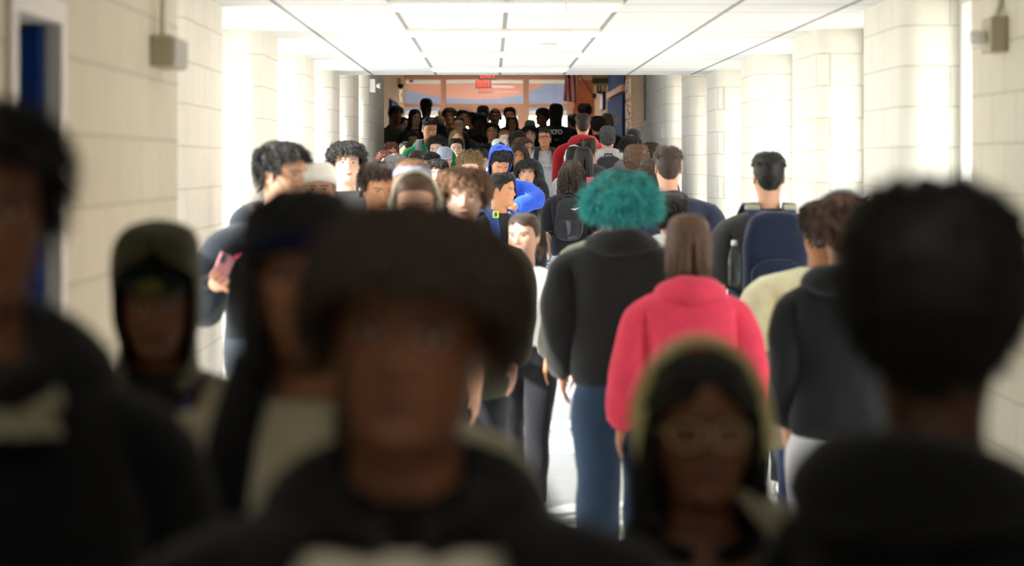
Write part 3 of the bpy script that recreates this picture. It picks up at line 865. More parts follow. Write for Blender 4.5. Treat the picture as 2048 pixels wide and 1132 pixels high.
def hand(S, wr, T, U, s, mode, hsz=1.0):
    """palm frame: T along the hand, U across towards the thumb, W palm normal"""
    W = np.cross(T, U)
    nrm = -W * s
    root = wr + T * .075
    for k, (off, ln) in enumerate(((.030, .072), (.010, .080), (-.011, .074), (-.030, .058))):
        b = root + U * off - T * .02
        if mode == 'fist': bend = (1.25, 2.6, 3.3)
        elif mode == 'grip': bend = (.7, 1.5, 2.1)
        else: bend = (.18 + .05 * k, .42 + .06 * k, .62)
        pts = [b, b + T * .022]
        p = pts[-1]
        for a, l in zip(bend, (.46, .32, .22)):
            p = p + (T * math.cos(a) + nrm * math.sin(a)) * ln * l
            pts.append(p)
        S.finger(pts, .0088)
    b = wr + T * .015 + U * .022
    d1 = (T * .55 + U * .75 + nrm * .25); d1 /= np.linalg.norm(d1)
    d2 = T * .8 + U * (.25 if mode == 'open' else -.25) + nrm * (.2 if mode == 'open' else .7); d2 /= np.linalg.norm(d2)
    S.finger([b, b + d1 * .030, b + d1 * .045 + d2 * .012, b + d1 * .045 + d2 * .035, b + d1 * .045 + d2 * .05], .0102)

ZROWS_HEAD = np.array([-5.6, -4.4, -3.2, -2.2, -1.4, -.9, -.5, -.1, .3, .8, 1.4, 2.1, 2.6, 3.1, 3.5, 3.9, 4.25, 4.5, 4.75, 5.1, 5.5, 6, 6.5, 6.9, 7.2, 7.6, 8, 8.5, 9.1, 9.7, 10.2, 10.6, 11, 11.4, 11.8, 12.2, 12.6, 13, 13.5, 14.2, 15, 16, 17, 18, 19, 19.9, 20.7, 21.3, 21.8, 22.1, 22.32, 22.45])

def body(ps):
    S = Skin()
    t = np.arange(NC) * 2 * PI / NC
    # denser columns over the face
    th = t - .55 * np.sin(t) * 1.0
    th = np.where(True, th, t)
    zz, tt = np.meshgrid(ZROWS_HEAD[::-1], th, indexing='ij')
    hp = face_points(tt, zz, ps.fem)
    fp_head = hp.reshape(-1, 3).copy()
    H = headxf(hp.reshape(-1, 3), ps).reshape(hp.shape)
    zs = [1.452, 1.443, 1.433, 1.425, 1.405, 1.385, 1.36, 1.34, 1.315, 1.28, 1.24, 1.19, 1.13, 1.07, 1.01, .95, .90, .86]
    Tr = torso_rows(zs, None, ps.w, ps.girth)
    Tr[:, :, :2] *= np.interp(zs, [1.25, 1.33, 1.43, 1.45], [1, .93, .93, 1])[:, None, None]
    rows = np.concatenate([H, Tr])
    nh = len(H)
    r0, r1 = patch_of(zs)
    skip = in_patch(r0 + nh, r1 + nh)
    idx = S.grid(rows, skip)
    top = S.verts(headxf([[0, 0, 22.5]], ps))[0]
    for j in range(NC): S.p.append((top, idx[0, j], idx[0, (j + 1) % NC]))
    # legs
    last = idx[-1]; mid = []
    f, b = rows[-1, 0], rows[-1, NC // 2]
    k = 7
    for i in range(1, k + 1): mid.append(f + (b - f) * i / (k + 1) + np.array([0, 0, -.03]))
    mid = S.verts(mid)
    lp = {'R': list(last[0:NC // 2 + 1]) + list(mid[::-1]), 'L': list(last[NC // 2:]) + [last[0]] + list(mid)}
    for side, (hip, kn, an) in leg_paths(ps.stride).items():
        path = bez([hip, (np.array(hip) + kn) / 2, kn, (np.array(kn) + an) / 2 + np.array([0, -.012, 0]), an], 12)
        rad = np.interp(np.linspace(0, 1, 12), [0, .2, .45, .55, .7, 1], [.088, .082, .058, .056, .058, .040])
        an = np.array(an)
        path = np.concatenate([path, [an + (0, .04, -.03), an + (0, .09, -.045), an + (0, .12, -.05)]])
        rad = np.concatenate([rad, [.034, .026, .014]])
        S.tube(lp[side], path, rad)
    al = arm_loops(idx, r0 + nh, r1 + nh)
    for side in 'RL':
        s = 1 if side == 'R' else -1
        path = arm_path(side, ps.arms, ps.w)
        n = len(path)
        rad = np.interp(np.linspace(0, 1, n), [0, .2, .5, .62, .8, 1], [.043, .043, .037, .039, .034, .026]) * ps.limb
        T = path[-1] - path[-2]; T /= np.linalg.norm(T)
        wr = path[-1]
        mode = ps.hands.get(side, 'open')
        hx = [wr + T * d for d in (.02, .05, .085)]
        flat = [(1, 1)] * n + [(1.15, .72), (1.45, .55), (1.35, .5)]
        flat[n - 1] = (1.1, .8)
        path2 = np.concatenate([path, hx]); rad2 = np.concatenate([rad, [.028, .029, .027]])
        end, U, W, TT = S.tube(al[side], path2, rad2, (0, 1, 0), flat)
        ut = U
        hand(S, wr, TT, ut, s, mode)
    V = S.allv(); Q = np.array(S.q)
    mask = np.zeros(len(V)); mask[nh * NC - NC * 2:] = 1
    V[:] = smoothv(V, Q, S.p, 2, .4, mask * 1.0)
    # ears
    ear0 = len(V); ev, eq = [], []
    for s in (1, -1):
        n1, n2 = 14, 5
        base = len(V) + len(ev) 
        pts = []
        for i in range(n1):
            a = 2 * PI * i / n1
            for j in range(n2):
                q = j / (n2 - 1)
                ez = 10.3 + 3.1 * math.cos(a) * (.25 + .75 * math.sin(PI * (.12 + .88 * q) / 2)) - .5 * q
                wd = (1.75 if math.cos(a) > -.2 else 1.35)
                ey = -1.0 - .0 + wd * math.sin(a) * (.3 + .7 * q) - .35 * (ez - 10.3) / 3
                lift = .3 + 1.15 * q * (.55 - .45 * math.sin(a)) if q < .95 else .25 + 1.0 * (.55 - .45 * math.sin(a))
                if j == n2 - 1: lift -= .45
                if j == 1: lift -= .25
                pts.append((s * (7.0 + lift), ey, ez))
        pts = np.array(pts)
        fp = pts
        pts = headxf(pts, ps)
        ev += list(pts)
        for i in range(n1):
            for j in range(n2 - 1):
                a0, a1 = base + i * n2 + j, base + ((i + 1) % n1) * n2 + j
                eq.append((a0, a0 + 1, a1 + 1, a1) if s > 0 else (a0, a1, a1 + 1, a0 + 1))
    V = np.concatenate([V, ev]); Q = np.concatenate([Q, np.array(eq)])
    fp = np.zeros((len(V), 3), np.float32); fp[:, 1] = -50; fp[:len(fp_head)] = fp_head
    used = np.zeros(len(V), bool); used[Q.ravel()] = True
    for p in S.p: used[list(p)] = True
    fp = fp[used]; me = mesh(V, Q, [tuple(int(i) for i in p) for p in S.p], True, 'person')
    at = me.attributes.new('fp', 'FLOAT_VECTOR', 'POINT'); at.data.foreach_set('vector', fp.ravel())
    me.materials.append(skinmat(ps.skin, ps.brow, ps.open, ps.beard))
    return me

def garment_top(ps, fit=.02, hem=.86, sleeve=1.0, boxy=.0, neck=0., ztop=1.452, openf=None, fold=.006, bell=0., cuff=True):
    S = Skin()
    zs = [z for z in (1.468, 1.46, 1.452, 1.443, 1.433, 1.425, 1.405, 1.385, 1.36, 1.34, 1.315, 1.28, 1.24, 1.20, 1.16, 1.12, 1.08, 1.04, 1.0, .96, .92, .88, .84, .80, .76, .72, .68, .64, .60) if z <= ztop and z > hem + .012] + [hem]
    zl = zs[-1]
    def infl(z, a, f, b, yc):
        k = float(sstep(1.47, 1.40, z)); k2 = float(sstep(1.38, 1.2, z))
        e = .010 + neck + k * (fit - .010)
        a, f, b = a + e, f + e, b + e
        a = max(a, (.175 + boxy) * ps.w * k2); f = max(f, (.112 + boxy) * k2); b = max(b, (.108 + boxy) * k2)
        if z < hem + .06:
            q = 1 - .10 * float(sstep(hem + .06, hem, z)) * (cuff and 1)
            a, f, b = a * q, f * q, b * q
        return a, f, b, yc
    rows = torso_rows(zs, infl, ps.w, ps.girth)
    r0, r1 = patch_of(zs)
    ip = in_patch(r0, r1)
    def skip(i, j):
        if ip(i, j): return True
        if openf:
            d = openf(zs[i])
            jj = min(j, NC - 1 - j)
            if d > 0 and (jj + .5) * 360 / NC < d: return True
        return False
    idx = S.grid(rows, skip)
    inner = rows[-1] * np.array([.9, .9, 1]) + np.array([0, 0, .012])
    ii = S.verts(inner)
    for j in range(NC): S.q.append((idx[-1, j], ii[j], ii[(j + 1) % NC], idx[-1, (j + 1) % NC]))
    al = arm_loops(idx, r0, r1)
    for side in 'RL':
        path = arm_path(side, ps.arms, ps.w, 22, max(0, fit - .02) * 1.0)
        n = max(4, int(round(len(path) * sleeve)))
        full = np.interp(np.linspace(0, 1, 22), [0, .15, .5, .8, 1], [.064, .060, .048, .045, .034]) * ps.limb + fit * np.interp(np.linspace(0, 1, 22), [0, .3, .5, .88, 1], [.30, .7, .9, 1.0, .25 + bell])
        path, rad = path[:n].copy(), full[:n].copy()
        if sleeve < .9: rad[-3:] += .006
        T = path[-1] - path[-2]
        path = np.concatenate([path, [path[-1] + T * .12, path[-1] - T * .4]]); rad = np.concatenate([rad, [rad[-1] * .93, rad[-1] * .8]])
        S.tube(al[side], path, rad, cap=False)
    V = S.allv(); Q = np.array(S.q)
    m = np.ones(len(V))
    m[:NC] = 0
    V = smoothv(V, Q, S.p, 3, .45, m)
    Nn = vnormals(V, Q)
    d = fold * noise3(V, ps.seed) * sstep(1.46, 1.36, V[:, 2])
    # gathers where the sleeve bends
    V = V + Nn * d[:, None]
    return mesh(V, Q, S.p, True, 'garment')

def garment_legs(ps, fit=.022, hem=.07, flare=0.):
    S = Skin()
    zs = [1.02, 1.0, .97, .93, .90, .86]
    def infl(z, a, f, b, yc): return a + .010, f + .010, b + .010, yc
    rows = torso_rows(zs, infl, ps.w * .98, ps.girth)
    idx = S.grid(rows)
    last = idx[-1]; f, b = rows[-1, 0], rows[-1, NC // 2]
    k = 7
    mid = S.verts([f + (b - f) * i / (k + 1) + np.array([0, 0, -.05]) for i in range(1, k + 1)])
    lp = {'R': list(last[0:NC // 2 + 1]) + list(mid[::-1]), 'L': list(last[NC // 2:]) + [last[0]] + list(mid)}
    for side, (hip, kn, an) in leg_paths(ps.stride).items():
        an = (an[0], an[1], an[2] - .085 + hem)
        path = bez([hip, (np.array(hip) + kn) / 2, kn, (np.array(kn) + an) / 2 + np.array([0, -.012, 0]), an], 16)
        rad = np.interp(np.linspace(0, 1, 16), [0, .2, .45, .55, .7, 1], [.094, .086, .064, .062, .062, .05]) + fit + flare * np.linspace(0, 1, 16)
        if hem > .3: rad += .01
        S.tube(lp[side], path, rad, cap=False)
    V = S.allv(); Q = np.array(S.q)
    V = smoothv(V, Q, S.p, 2, .4)
    V = V + vnormals(V, Q) * (.006 * noise3(V, ps.seed + 3))[:, None]
    return mesh(V, Q, S.p, True, 'trousers')

def shoe(ps, side):
    hip, kn, an = leg_paths(ps.stride)[side]
    s = 1 if side == 'R' else -1
    n, k = 14, 14
    rows = []
    for i in range(n):
        t = i / (n - 1)
        y = -.075 + .27 * t
        wd = .044 * (1 - abs(2 * t - 1) ** 5) * (1 + .10 * math.sin(PI * t * 1.4)) + .003
        ht = np.interp(t, [0, .08, .3, .5, .8, 1], [.05, .095, .105, .075, .055, .02])
        r = []
        for j in range(k):
            a = 2 * PI * j / k
            x = wd * math.copysign(abs(math.cos(a)) ** .7, math.cos(a)); z = ht / 2 + ht / 2 * math.copysign(abs(math.sin(a)) ** .7, math.sin(a))
            r.append((x, y, z))
        rows.append(r)
    rows = np.array(rows)
    rows += np.array([an[0], an[1], an[2] - .085])
    S = Skin(); idx = S.grid(rows)
    S.p += [tuple(idx[0][::-1]), tuple(idx[-1])]
    return mesh(S.allv(), np.array(S.q), S.p, True, 'shoe')

# ---- hoods, collars
def hood_down(ps, size=1.0, fit=0.):
    n, k = 30, 14
    rows = []
    for i in range(n):
        u = i / (n - 1) * 2 - 1                      # -1 front right .. 0 back .. 1 front left
        a = u * R(168)
        back = math.cos(a / 2) ** 2
        ra = (.078 + .028 * back) * (1 + fit)
        c = np.array([-math.sin(a) * ra * 1.12, -math.cos(a) * ra - .012, 1.432 + .035 * back - .02 * (1 - back) ** 2])
        r1 = (.020 + .024 * back) * size; r2 = (.030 + .040 * back) * size
        out = np.array([-math.sin(a), -math.cos(a), 0]); up = np.array([0, 0, 1.])
        tl = .9 * back
        o2 = out * math.cos(tl) - up * math.sin(tl); u2 = out * math.sin(tl) + up * math.cos(tl)
        r = []
        for j in range(k):
            b = 2 * PI * j / k
            r.append(c + o2 * (math.cos(b) * r2 + .35 * r2 * back) + u2 * math.sin(b) * r1)
        rows.append(r)
    rows = np.array(rows)
    S = Skin(); idx = S.grid(rows); S.p += [tuple(idx[0][::-1]), tuple(idx[-1])]
    V = S.allv(); Q = np.array(S.q)
    V = V + vnormals(V, Q) * (.005 * noise3(V, ps.seed + 9))[:, None]
    return mesh(V, Q, S.p, True, 'hood')

def shell(ps, off, zlow, ext=0., nrow=22, ncol=48, lump=0., rim=True, thick=.5, offs_fn=None, wave=None):
    """dome over the head: off cm proud of the scalp, lower edge zlow(theta)"""
    th = np.arange(ncol) * 2 * PI / ncol
    th = (th + PI) % (2 * PI) - PI
    zl = zlow(np.abs(th)) if wave is None else zlow(np.abs(th)) + wave(th)
    u = np.linspace(0, 1, nrow)
    u = np.sin(u * PI / 2) ** .9
    rows = []
    for i in range(nrow):
        z = zl + (22.45 - zl) * u[i]
        o = off if offs_fn is None else offs_fn(th, z)
        P = pol(th, z)
        r = np.hypot(P[:, 0], P[:, 1]); 
        top = sstep(12, 22.4, z)
        P[:, :2] *= ((r + o * (1 - .25 * top)) / r)[:, None] if i < nrow - 1 else 1.0
        P[:, 2] = z + (o + ext) * top
        rows.append(P)
    rows = rows[::-1]
    low = rows[-1].copy(); r = np.hypot(low[:, 0], low[:, 1]); low[:, :2] *= ((r - off - thick) / r)[:, None]; low[:, 2] += .3
    rows.append(low)
    rows = np.array(rows)
    if lump:
        f = rows.reshape(-1, 3)
        d = lump * (np.sin(f[:, 0] * 1.9 + ps.seed) * np.sin(f[:, 1] * 1.7 + 2 * ps.seed) * np.sin(f[:, 2] * 1.8) + .5 * np.sin(f[:, 0] * 3.7 + f[:, 2] * 2.9 + ps.seed) * np.sin(f[:, 1] * 3.9))
        c = np.array([0, -.5, 12.]); n = f - c; n /= np.linalg.norm(n, axis=1, keepdims=True)
        f += n * d[:, None]
    V = headxf(rows.reshape(-1, 3), ps).reshape(rows.shape)
    S = Skin(); idx = S.grid(V)
    c = S.verts(V[0].mean(0))[0]
    for j in range(ncol): S.p.append((c, idx[0, j], idx[0, (j + 1) % ncol]))
    return mesh(S.allv(), np.array(S.q), [tuple(int(i) for i in p) for p in S.p], True, 'shell')

def hood_up(ps, off=2.2, openw=56, toppt=1.5, lowz=-9, oz=(20.8, 15.5)):
    nr, nc = 26, 40
    z = np.linspace(lowz, 22.45, nr)
    z = lowz + (22.45 - lowz) * np.sin(np.linspace(0, 1, nr) * PI / 2) ** .85
    rows = []
    for i in range(nr):
        zz = z[i]
        ow = openw * float(sstep(oz[0], oz[1], zz)) * float(.45 + .55 * sstep(-8, 3, zz))
        ow = R(max(ow, .3))
        th = np.linspace(ow, 2 * PI - ow, nc)
        base = rhead(th, np.full(nc, max(zz, 3.))) * float(np.interp(zz, [-9, -4, 2, 6], [1.18, 1.0, .98, 1]))
        o = off * np.ones(nc) + .8 * np.cos(th / 2 + PI / 2) ** 2 
        edge = np.minimum(th - ow, 2 * PI - ow - th)
        o = o + .7 * np.exp(-(edge / .10) ** 2)
        top = float(sstep(11, 22.4, zz))
        r = base + o * (1 - .2 * top)
        if i == nr - 1: r = r * 0 + .3
        P = np.stack([r * np.sin(th), r * np.cos(th) * (1.0 + .06 * (np.cos(th) < 0)), np.full(nc, zz) + (off + toppt) * top], -1)
        P[:, 1] += 1.2 * float(sstep(8, 17, zz)) * (np.cos(th) > 0) * np.cos(th)
        rows.append(P)
    rows = np.array(rows)[::-1]
    inner = rows.copy()
    c = np.array([0, 0, 11.])
    # second, inner layer
    n = rows - c; n[..., 2] *= .6
    n /= np.linalg.norm(n, axis=-1, keepdims=True)
    inner = rows - n * .8
    S = Skin()
    Vo = headxf(rows.reshape(-1, 3), ps).reshape(rows.shape); Vi = headxf(inner.reshape(-1, 3), ps).reshape(rows.shape)
    io = S.grid(Vo, wrap=False); ii = S.grid(Vi, wrap=False)
    for i in range(nr - 1):
        S.q.append((io[i, 0], ii[i, 0], ii[i + 1, 0], io[i + 1, 0])); S.q.append((io[i, -1], io[i + 1, -1], ii[i + 1, -1], ii[i, -1]))
    V = S.allv(); Q = np.array(S.q)
    V = V + vnormals(V, Q) * (.004 * noise3(V, ps.seed + 5))[:, None]
    return mesh(V, Q, S.p, True, 'hood')

# ---- hair
def hl_short(a):   # lower edge of the hair by angle from the front
    return np.interp(np.degrees(a), [0, 25, 45, 60, 72, 82, 95, 108, 125, 150, 180], [17.6, 17.2, 16.2, 14.6, 11.5, 9.2, 12.6, 12.0, 6.5, 3.6, 3.0])
def hl_long(a):
    return np.interp(np.degrees(a), [0, 20, 45, 65, 80, 100, 125, 180], [18.2, 17.6, 15.5, 12.5, 8.5, 6.0, 3.0, 1.5])
def locks(ps, rng, th, z, L, flow, n=7, grav=.2, curl=0., freq=2., rad=.35, gap=.25, clear=None, jitter=.12, flat=.55, spread=0., taper=.25, radgrow=0., gtop=0.):
    N = len(th)
    P = np.zeros((n, N, 3)); p = pol(th, z, gap * .3 + gtop * .6 * sstep(11, 17, z)); p[:, 2] += gtop * sstep(13, 22.4, z)
    nrm = np.stack([np.sin(th), np.cos(th), np.interp(z, [3, 10, 16, 20, 22.4], [-.25, 0, .35, 1.2, 6.])], -1); nrm /= np.linalg.norm(nrm, axis=1, keepdims=True)
    d = flow(p, nrm, th, z) + rng.normal(0, jitter, (N, 3)); d /= np.linalg.norm(d, axis=1, keepdims=True) + 1e-9
    P[0] = p - nrm * .4
    L = np.asarray(L) * np.ones(N)
    for k in range(1, n):
        d = d * (1 - grav) + np.array([0, 0, -1.]) * grav + rng.normal(0, jitter * .5, (N, 3)); d /= np.linalg.norm(d, axis=1, keepdims=True) + 1e-9
        p = p + d * (L / (n - 1))[:, None]
        r = np.hypot(p[:, 0], p[:, 1]) + 1e-6; a = np.arctan2(p[:, 0], p[:, 1])
        if clear is not None:
            lim = R(clear) * sstep(17.5, 14., p[:, 2])
            bad = np.abs(a) < lim
            sg = np.sign(th); sg[sg == 0] = 1
            a = np.where(bad, lim * sg, a)
            r = np.where(bad, np.maximum(r, rhead(a, p[:, 2]) + gap), r)
        zc = p[:, 2]
        rm = rhead(a, zc) + gap + gtop * .7 * sstep(11, 17, zc) + spread * k / n
        low = sstep(-4, -13, zc)
        body_r = 1 / np.sqrt((np.sin(a) / 21.) ** 2 + (np.cos(a) / np.where(np.cos(a) > 0, 11., 12.)) ** 2)
        rm = rm * (1 - low) + np.maximum(rm, body_r * np.interp(zc, [-14, -6], [1., .5])) * low
        rm = np.where(zc > 22.3, 0, rm)
        rn = np.maximum(r, rm)
        p = np.stack([rn * np.sin(a), rn * np.cos(a), zc], -1)
        P[k] = p
    T = np.gradient(P, axis=0); T /= np.linalg.norm(T, axis=2, keepdims=True) + 1e-9
    cen = np.array([0, -.5, 11.]); out = P - cen; out[..., 2] *= .4; out /= np.linalg.norm(out, axis=2, keepdims=True) + 1e-9
    S_ = np.cross(T, out); S_ /= np.linalg.norm(S_, axis=2, keepdims=True) + 1e-9
    U_ = np.cross(S_, T)
    if curl:
        ph = rng.uniform(0, 2 * PI, N); t = np.linspace(0, 1, n)[:, None]
        am = curl * np.minimum(1, t * 3)
        fr = freq * rng.uniform(.75, 1.25, N)
        P = P + S_ * (am * np.cos(2 * PI * fr * t + ph))[..., None] + U_ * (am * .8 * np.sin(2 * PI * fr * t + ph))[..., None]
    t = np.linspace(0, 1, n); rr = rad * np.interp(t, [0, .3, .75, 1], [.8, 1 + radgrow * .5, 1 - taper + radgrow, .18])[:, None, None] * rng.uniform(.7, 1.3, N)[None, :, None]
    ring = np.stack([P + S_ * rr, P + U_ * rr * flat, P - S_ * rr, P - U_ * rr * flat], 2)      # n,N,4,3
    V = ring.reshape(-1, 3)
    ii = np.arange(n * N * 4).reshape(n, N, 4)
    q = np.stack([ii[:-1], np.roll(ii, -1, 2)[:-1], np.roll(ii, -1, 2)[1:], ii[1:]], -1).reshape(-1, 4)
    cap = ii[-1].reshape(-1, 4)
    return V, np.concatenate([q, cap])

def roots(rng, N, hl, zmin=-9, thr=PI, bias=0.):
    th, z = [], []
    while len(th) < N:
        t = rng.uniform(-thr, thr, N * 3); zz = 22.4 - (22.4 - 2) * rng.uniform(0, 1, N * 3) ** (1.25 + bias)
        ok = zz > np.maximum(hl(np.abs(t)) + .3, zmin)
        # even out towards the pole
        ok &= rng.uniform(0, 1, N * 3) < (rhead(t, zz) / 9.5 + .1)
        th += list(t[ok]); z += list(zz[ok])
    return np.array(th[:N]), np.array(z[:N])

def join(parts):
    V, Q, n = [], [], 0
    for v, q in parts: V.append(v); Q.append(q + n); n += len(v)
    return np.concatenate(V), np.concatenate(Q)

def cap_hair(ps, hl, off, lump=.15, soft=1.2, ncol=64):
    """scalp covering that sinks under the skin outside the hair line"""
    th = np.arange(ncol) * 2 * PI / ncol; th = (th + PI) % (2 * PI) - PI
    zz = np.concatenate([np.linspace(1.2, 18, 34), 22.45 - (22.45 - 18) * (1 - np.linspace(0, 1, 14)[1:]) ** 1.6])
    tt, z2 = np.meshgrid(th, zz[::-1], indexing='xy')
    m = sstep(-.25, soft, z2 - hl(np.abs(tt)))
    o = off(tt, z2) if callable(off) else off
    r = rhead(tt, z2); e = o * m - .9 * (1 - m)
    top = sstep(12, 22.4, z2)
    rr = np.maximum(r + e * (1 - .2 * top), .02)
    P = np.stack([rr * np.sin(tt), rr * np.cos(tt), z2 + e * top * m], -1).reshape(-1, 3)
    if lump:
        d = lump * (np.sin(P[:, 0] * 2.3 + ps.seed) * np.sin(P[:, 1] * 2.1 + ps.seed * 2) + np.sin(P[:, 2] * 2.6 + P[:, 0] * 1.7)) * m.reshape(-1)
        c = np.array([0, -.5, 12.]); nn = P - c; nn /= np.linalg.norm(nn, axis=1, keepdims=True); P += nn * d[:, None]
    k = len(zz)
    ii = np.arange(k * ncol).reshape(k, ncol)
    q = np.stack([ii[:-1], ii[1:], np.roll(ii, -1, 1)[1:], np.roll(ii, -1, 1)[:-1]], -1).reshape(-1, 4)
    return P, q

def hair(ps, style, scale=1.0, dens=1.0, clr=50):
    rng = np.random.default_rng(int(ps.seed * 1000) + 7)
    nn = lambda n: max(60, int(n * dens))
    up = np.array([0, 0, 1.]); fwd = np.array([0, 1., 0])
    parts = []
    if style == 'buzz':
        parts.append(cap_hair(ps, hl_short, .28, .03, .5))
        th, z = roots(rng, nn(260), hl_short); parts.append(locks(ps, rng, th, z, .45, lambda p, n, t, z: n * .6 + fwd * .4, 3, 0, rad=.16))
    elif style == 'crop':          # short sides, fuller top
        parts.append(cap_hair(ps, hl_short, lambda t, z: .3 + 1.1 * scale * sstep(13, 18.5, z), .12, .8))
        th, z = roots(rng, nn(420), hl_short, 15.5); parts.append(locks(ps, rng, th, z, 2.6 * scale, lambda p, n, t, z: n * .45 + fwd * .5 + up * .1, 5, .05, rad=.36, gap=.6, gtop=1.0 * scale))
        th, z = roots(rng, nn(260), hl_short); parts.append(locks(ps, rng, th, z, .9, lambda p, n, t, z: n * .5 - up * .5, 3, 0, rad=.25))
    elif style == 'short':
        parts.append(cap_hair(ps, hl_short, lambda t, z: .7 + .9 * scale * sstep(12, 18.5, z), .15, 1.))
        th, z = roots(rng, nn(900), hl_short)
        parts.append(locks(ps, rng, th, z, 3.4 * scale, lambda p, n, t, z: (lambda d: d / np.linalg.norm(d, axis=1, keepdims=True) * .9 + n * .2 + up * .12)((p - np.array([1., -4.5, 0])) * np.array([1, 1, 0]) + 1e-6), 6, .22, rad=.42, gap=.6, gtop=.8 * scale, jitter=.16))
    elif style in ('mop', 'wavy'):          # heavy fringe falling over the forehead
        parts.append(cap_hair(ps, hl_short, lambda t, z: .8 + 1.1 * scale * sstep(11, 17, z), .3, 1.))
        th, z = roots(rng, nn(1100), hl_short, 9, bias=.35)
        wh = np.array([1.0, -4.5, 0])
        def fl(p, n, t, z):
            d = p - wh; d[:, 2] = 0; d /= np.linalg.norm(d, axis=1, keepdims=True) + 1e-6
            return d * .9 + n * .28 + up * .05
        parts.append(locks(ps, rng, th, z, (7.5 if style == 'mop' else 7.) * scale * rng.uniform(.88 if style == 'mop' else .7, 1.06, len(th)), fl, 7, .26, curl=.25 if style == 'mop' else .7, freq=1.3, rad=.5, gap=.8 * scale, jitter=.06 if style == 'mop' else .18, gtop=1.1 * scale))
        th, z = roots(rng, nn(200), hl_short); parts.append(locks(ps, rng, th, z, 1.8, lambda p, n, t, z: n * .4 - up * .6, 4, .1, rad=.35, gap=.5))
    elif style == 'curly':         # round mass of curls
        parts.append(cap_hair(ps, hl_short, lambda t, z: .7 + 1.5 * scale * sstep(10, 17, z), .4, 1.2))
        th, z = roots(rng, nn(1000), hl_short)
        parts.append(locks(ps, rng, th, z, (3.2 * sstep(5, 16, z) + 1.3) * scale * rng.uniform(.7, 1.15, len(th)), lambda p, n, t, z: n + up * .15, 10, .06, curl=.6, freq=1.9, rad=.27, gap=.3, jitter=.22, flat=.8, gtop=1.2 * scale))
    elif style == 'afro':
        rad_ = 7.5 * scale
        hl = lambda a: np.interp(np.degrees(a), [0, 30, 60, 85, 120, 180], [17.5, 16.5, 13, 8, 4, 2.5])
        parts.append(cap_hair(ps, hl, lambda t, z: rad_ * .72 * sstep(3, 13, z) + .6, .5, 3.))
        th, z = roots(rng, nn(1800), hl)
        parts.append(locks(ps, rng, th, z, rad_ * (.45 + .75 * sstep(3, 12, z)) * rng.uniform(.7, 1.1, len(th)), lambda p, n, t, z: n, 11, .05, curl=.6, freq=2., rad=.34, gap=.2, jitter=.2, flat=.8, taper=.1))
    elif style == 'mushroom':      # wide flat-topped mass of tight curls
        hl = lambda a: np.interp(np.degrees(a), [0, 30, 60, 85, 120, 180], [17.5, 16.5, 12, 7, 4, 2.5])
        ro = lambda z: np.interp(z, [2, 6, 10, 15, 19, 22.4], [6.0, 9.6, 10.6, 8.2, 4.4, 2.2])
        parts.append(cap_hair(ps, hl, lambda t, z: .55 * ro(z), .5, 3.))
        th, z = roots(rng, nn(4200), hl)
        parts.append(locks(ps, rng, th, z, ro(z) * scale * rng.uniform(.55, 1.18, len(th)), lambda p, n, t, z: n - up * .16, 12, .08, curl=.7, freq=1.7, rad=.27, gap=.2, jitter=.2, flat=.8, taper=.1))
    elif style in ('long', 'longwavy', 'longcurly'):
        cu = {'long': 0., 'longwavy': .5, 'longcurly': 1.1}[style]
        ln = 34. * scale
        parts.append(cap_hair(ps, hl_long, .9 if style != 'longcurly' else 1.9, .1 if style == 'long' else .3, .8))
        th, z = roots(rng, nn(620), hl_long)
        fl = lambda p, n, t, z: np.stack([np.sign(t) * .6, -.15 - .0 * t, -.45 + 0 * t], -1) + n * (.05 if cu < 1 else .5)
        drop = z + 4
        parts.append(locks(ps, rng, th, z, ln * rng.uniform(.8, 1.05, len(th)) , fl, 16 if cu else 13, .5 if cu < 1 else .4, curl=cu, freq=2.2 if cu < 1 else 6., rad=.75 if cu < 1 else .5, gap=.75 if cu < 1 else 1.6, clear=clr if cu < 1 else 46, jitter=.05 if cu < 1 else .12, flat=.4 if cu < 1 else .7, spread=.3 if cu < 1 else 2.0))
    elif style in ('bun', 'pony', 'slick'):
        parts.append(cap_hair(ps, hl_short, .75, .06, .7))
        th, z = roots(rng, nn(380), hl_short)
        tgt = np.array([0, -10.5, 14.])
        parts.append(locks(ps, rng, th, z, 8., lambda p, n, t, z: (tgt - p) / np.linalg.norm(tgt - p, axis=1, keepdims=True), 6, 0, rad=.6, gap=.45, jitter=.03, flat=.35))
        if style == 'pony':
            M = nn(160); th = rng.normal(PI, .12, M); z = rng.normal(13.5, .8, M)
            parts.append(locks(ps, rng, th, z, 30 * scale * rng.uniform(.85, 1.05, M), lambda p, n, t, z: n * 1.0 + up * .2, 12, .22, curl=.3, freq=1.5, rad=.55, gap=1.2, jitter=.06))
        if style == 'bun':
            M = nn(160); a = rng.uniform(0, 2 * PI, M); c = np.array([0, -10.6 if scale >= 1 else -6, 15.5 if scale >= 1 else 20.5])
            k = 10; tt = np.linspace(0, 1, k)[:, None]
            b = a[None] + tt * 3.5; el = rng.uniform(-1.2, 1.2, M)[None] + .4 * np.sin(4 * tt)
            q = np.stack([np.cos(el) * np.cos(b), np.cos(el) * np.sin(b), np.sin(el)], -1) * 3.3 + c
            T = np.gradient(q, axis=0); T /= np.linalg.norm(T, axis=2, keepdims=True); o = q - c; o /= np.linalg.norm(o, axis=2, keepdims=True); s_ = np.cross(T, o)
            r = .5
            V = np.stack([q + s_ * r, q + o * r * .6, q - s_ * r, q - o * r * .6], 2).reshape(-1, 3); ii = np.arange(k * M * 4).reshape(k, M, 4)
            parts.append((V, np.stack([ii[:-1], np.roll(ii, -1, 2)[:-1], np.roll(ii, -1, 2)[1:], ii[1:]], -1).reshape(-1, 4)))
    V, Q = join(parts)
    if style == 'mushroom': V[:, 0] *= 1.10; V[:, 2] = 12.5 + (V[:, 2] - 12.5) * .92
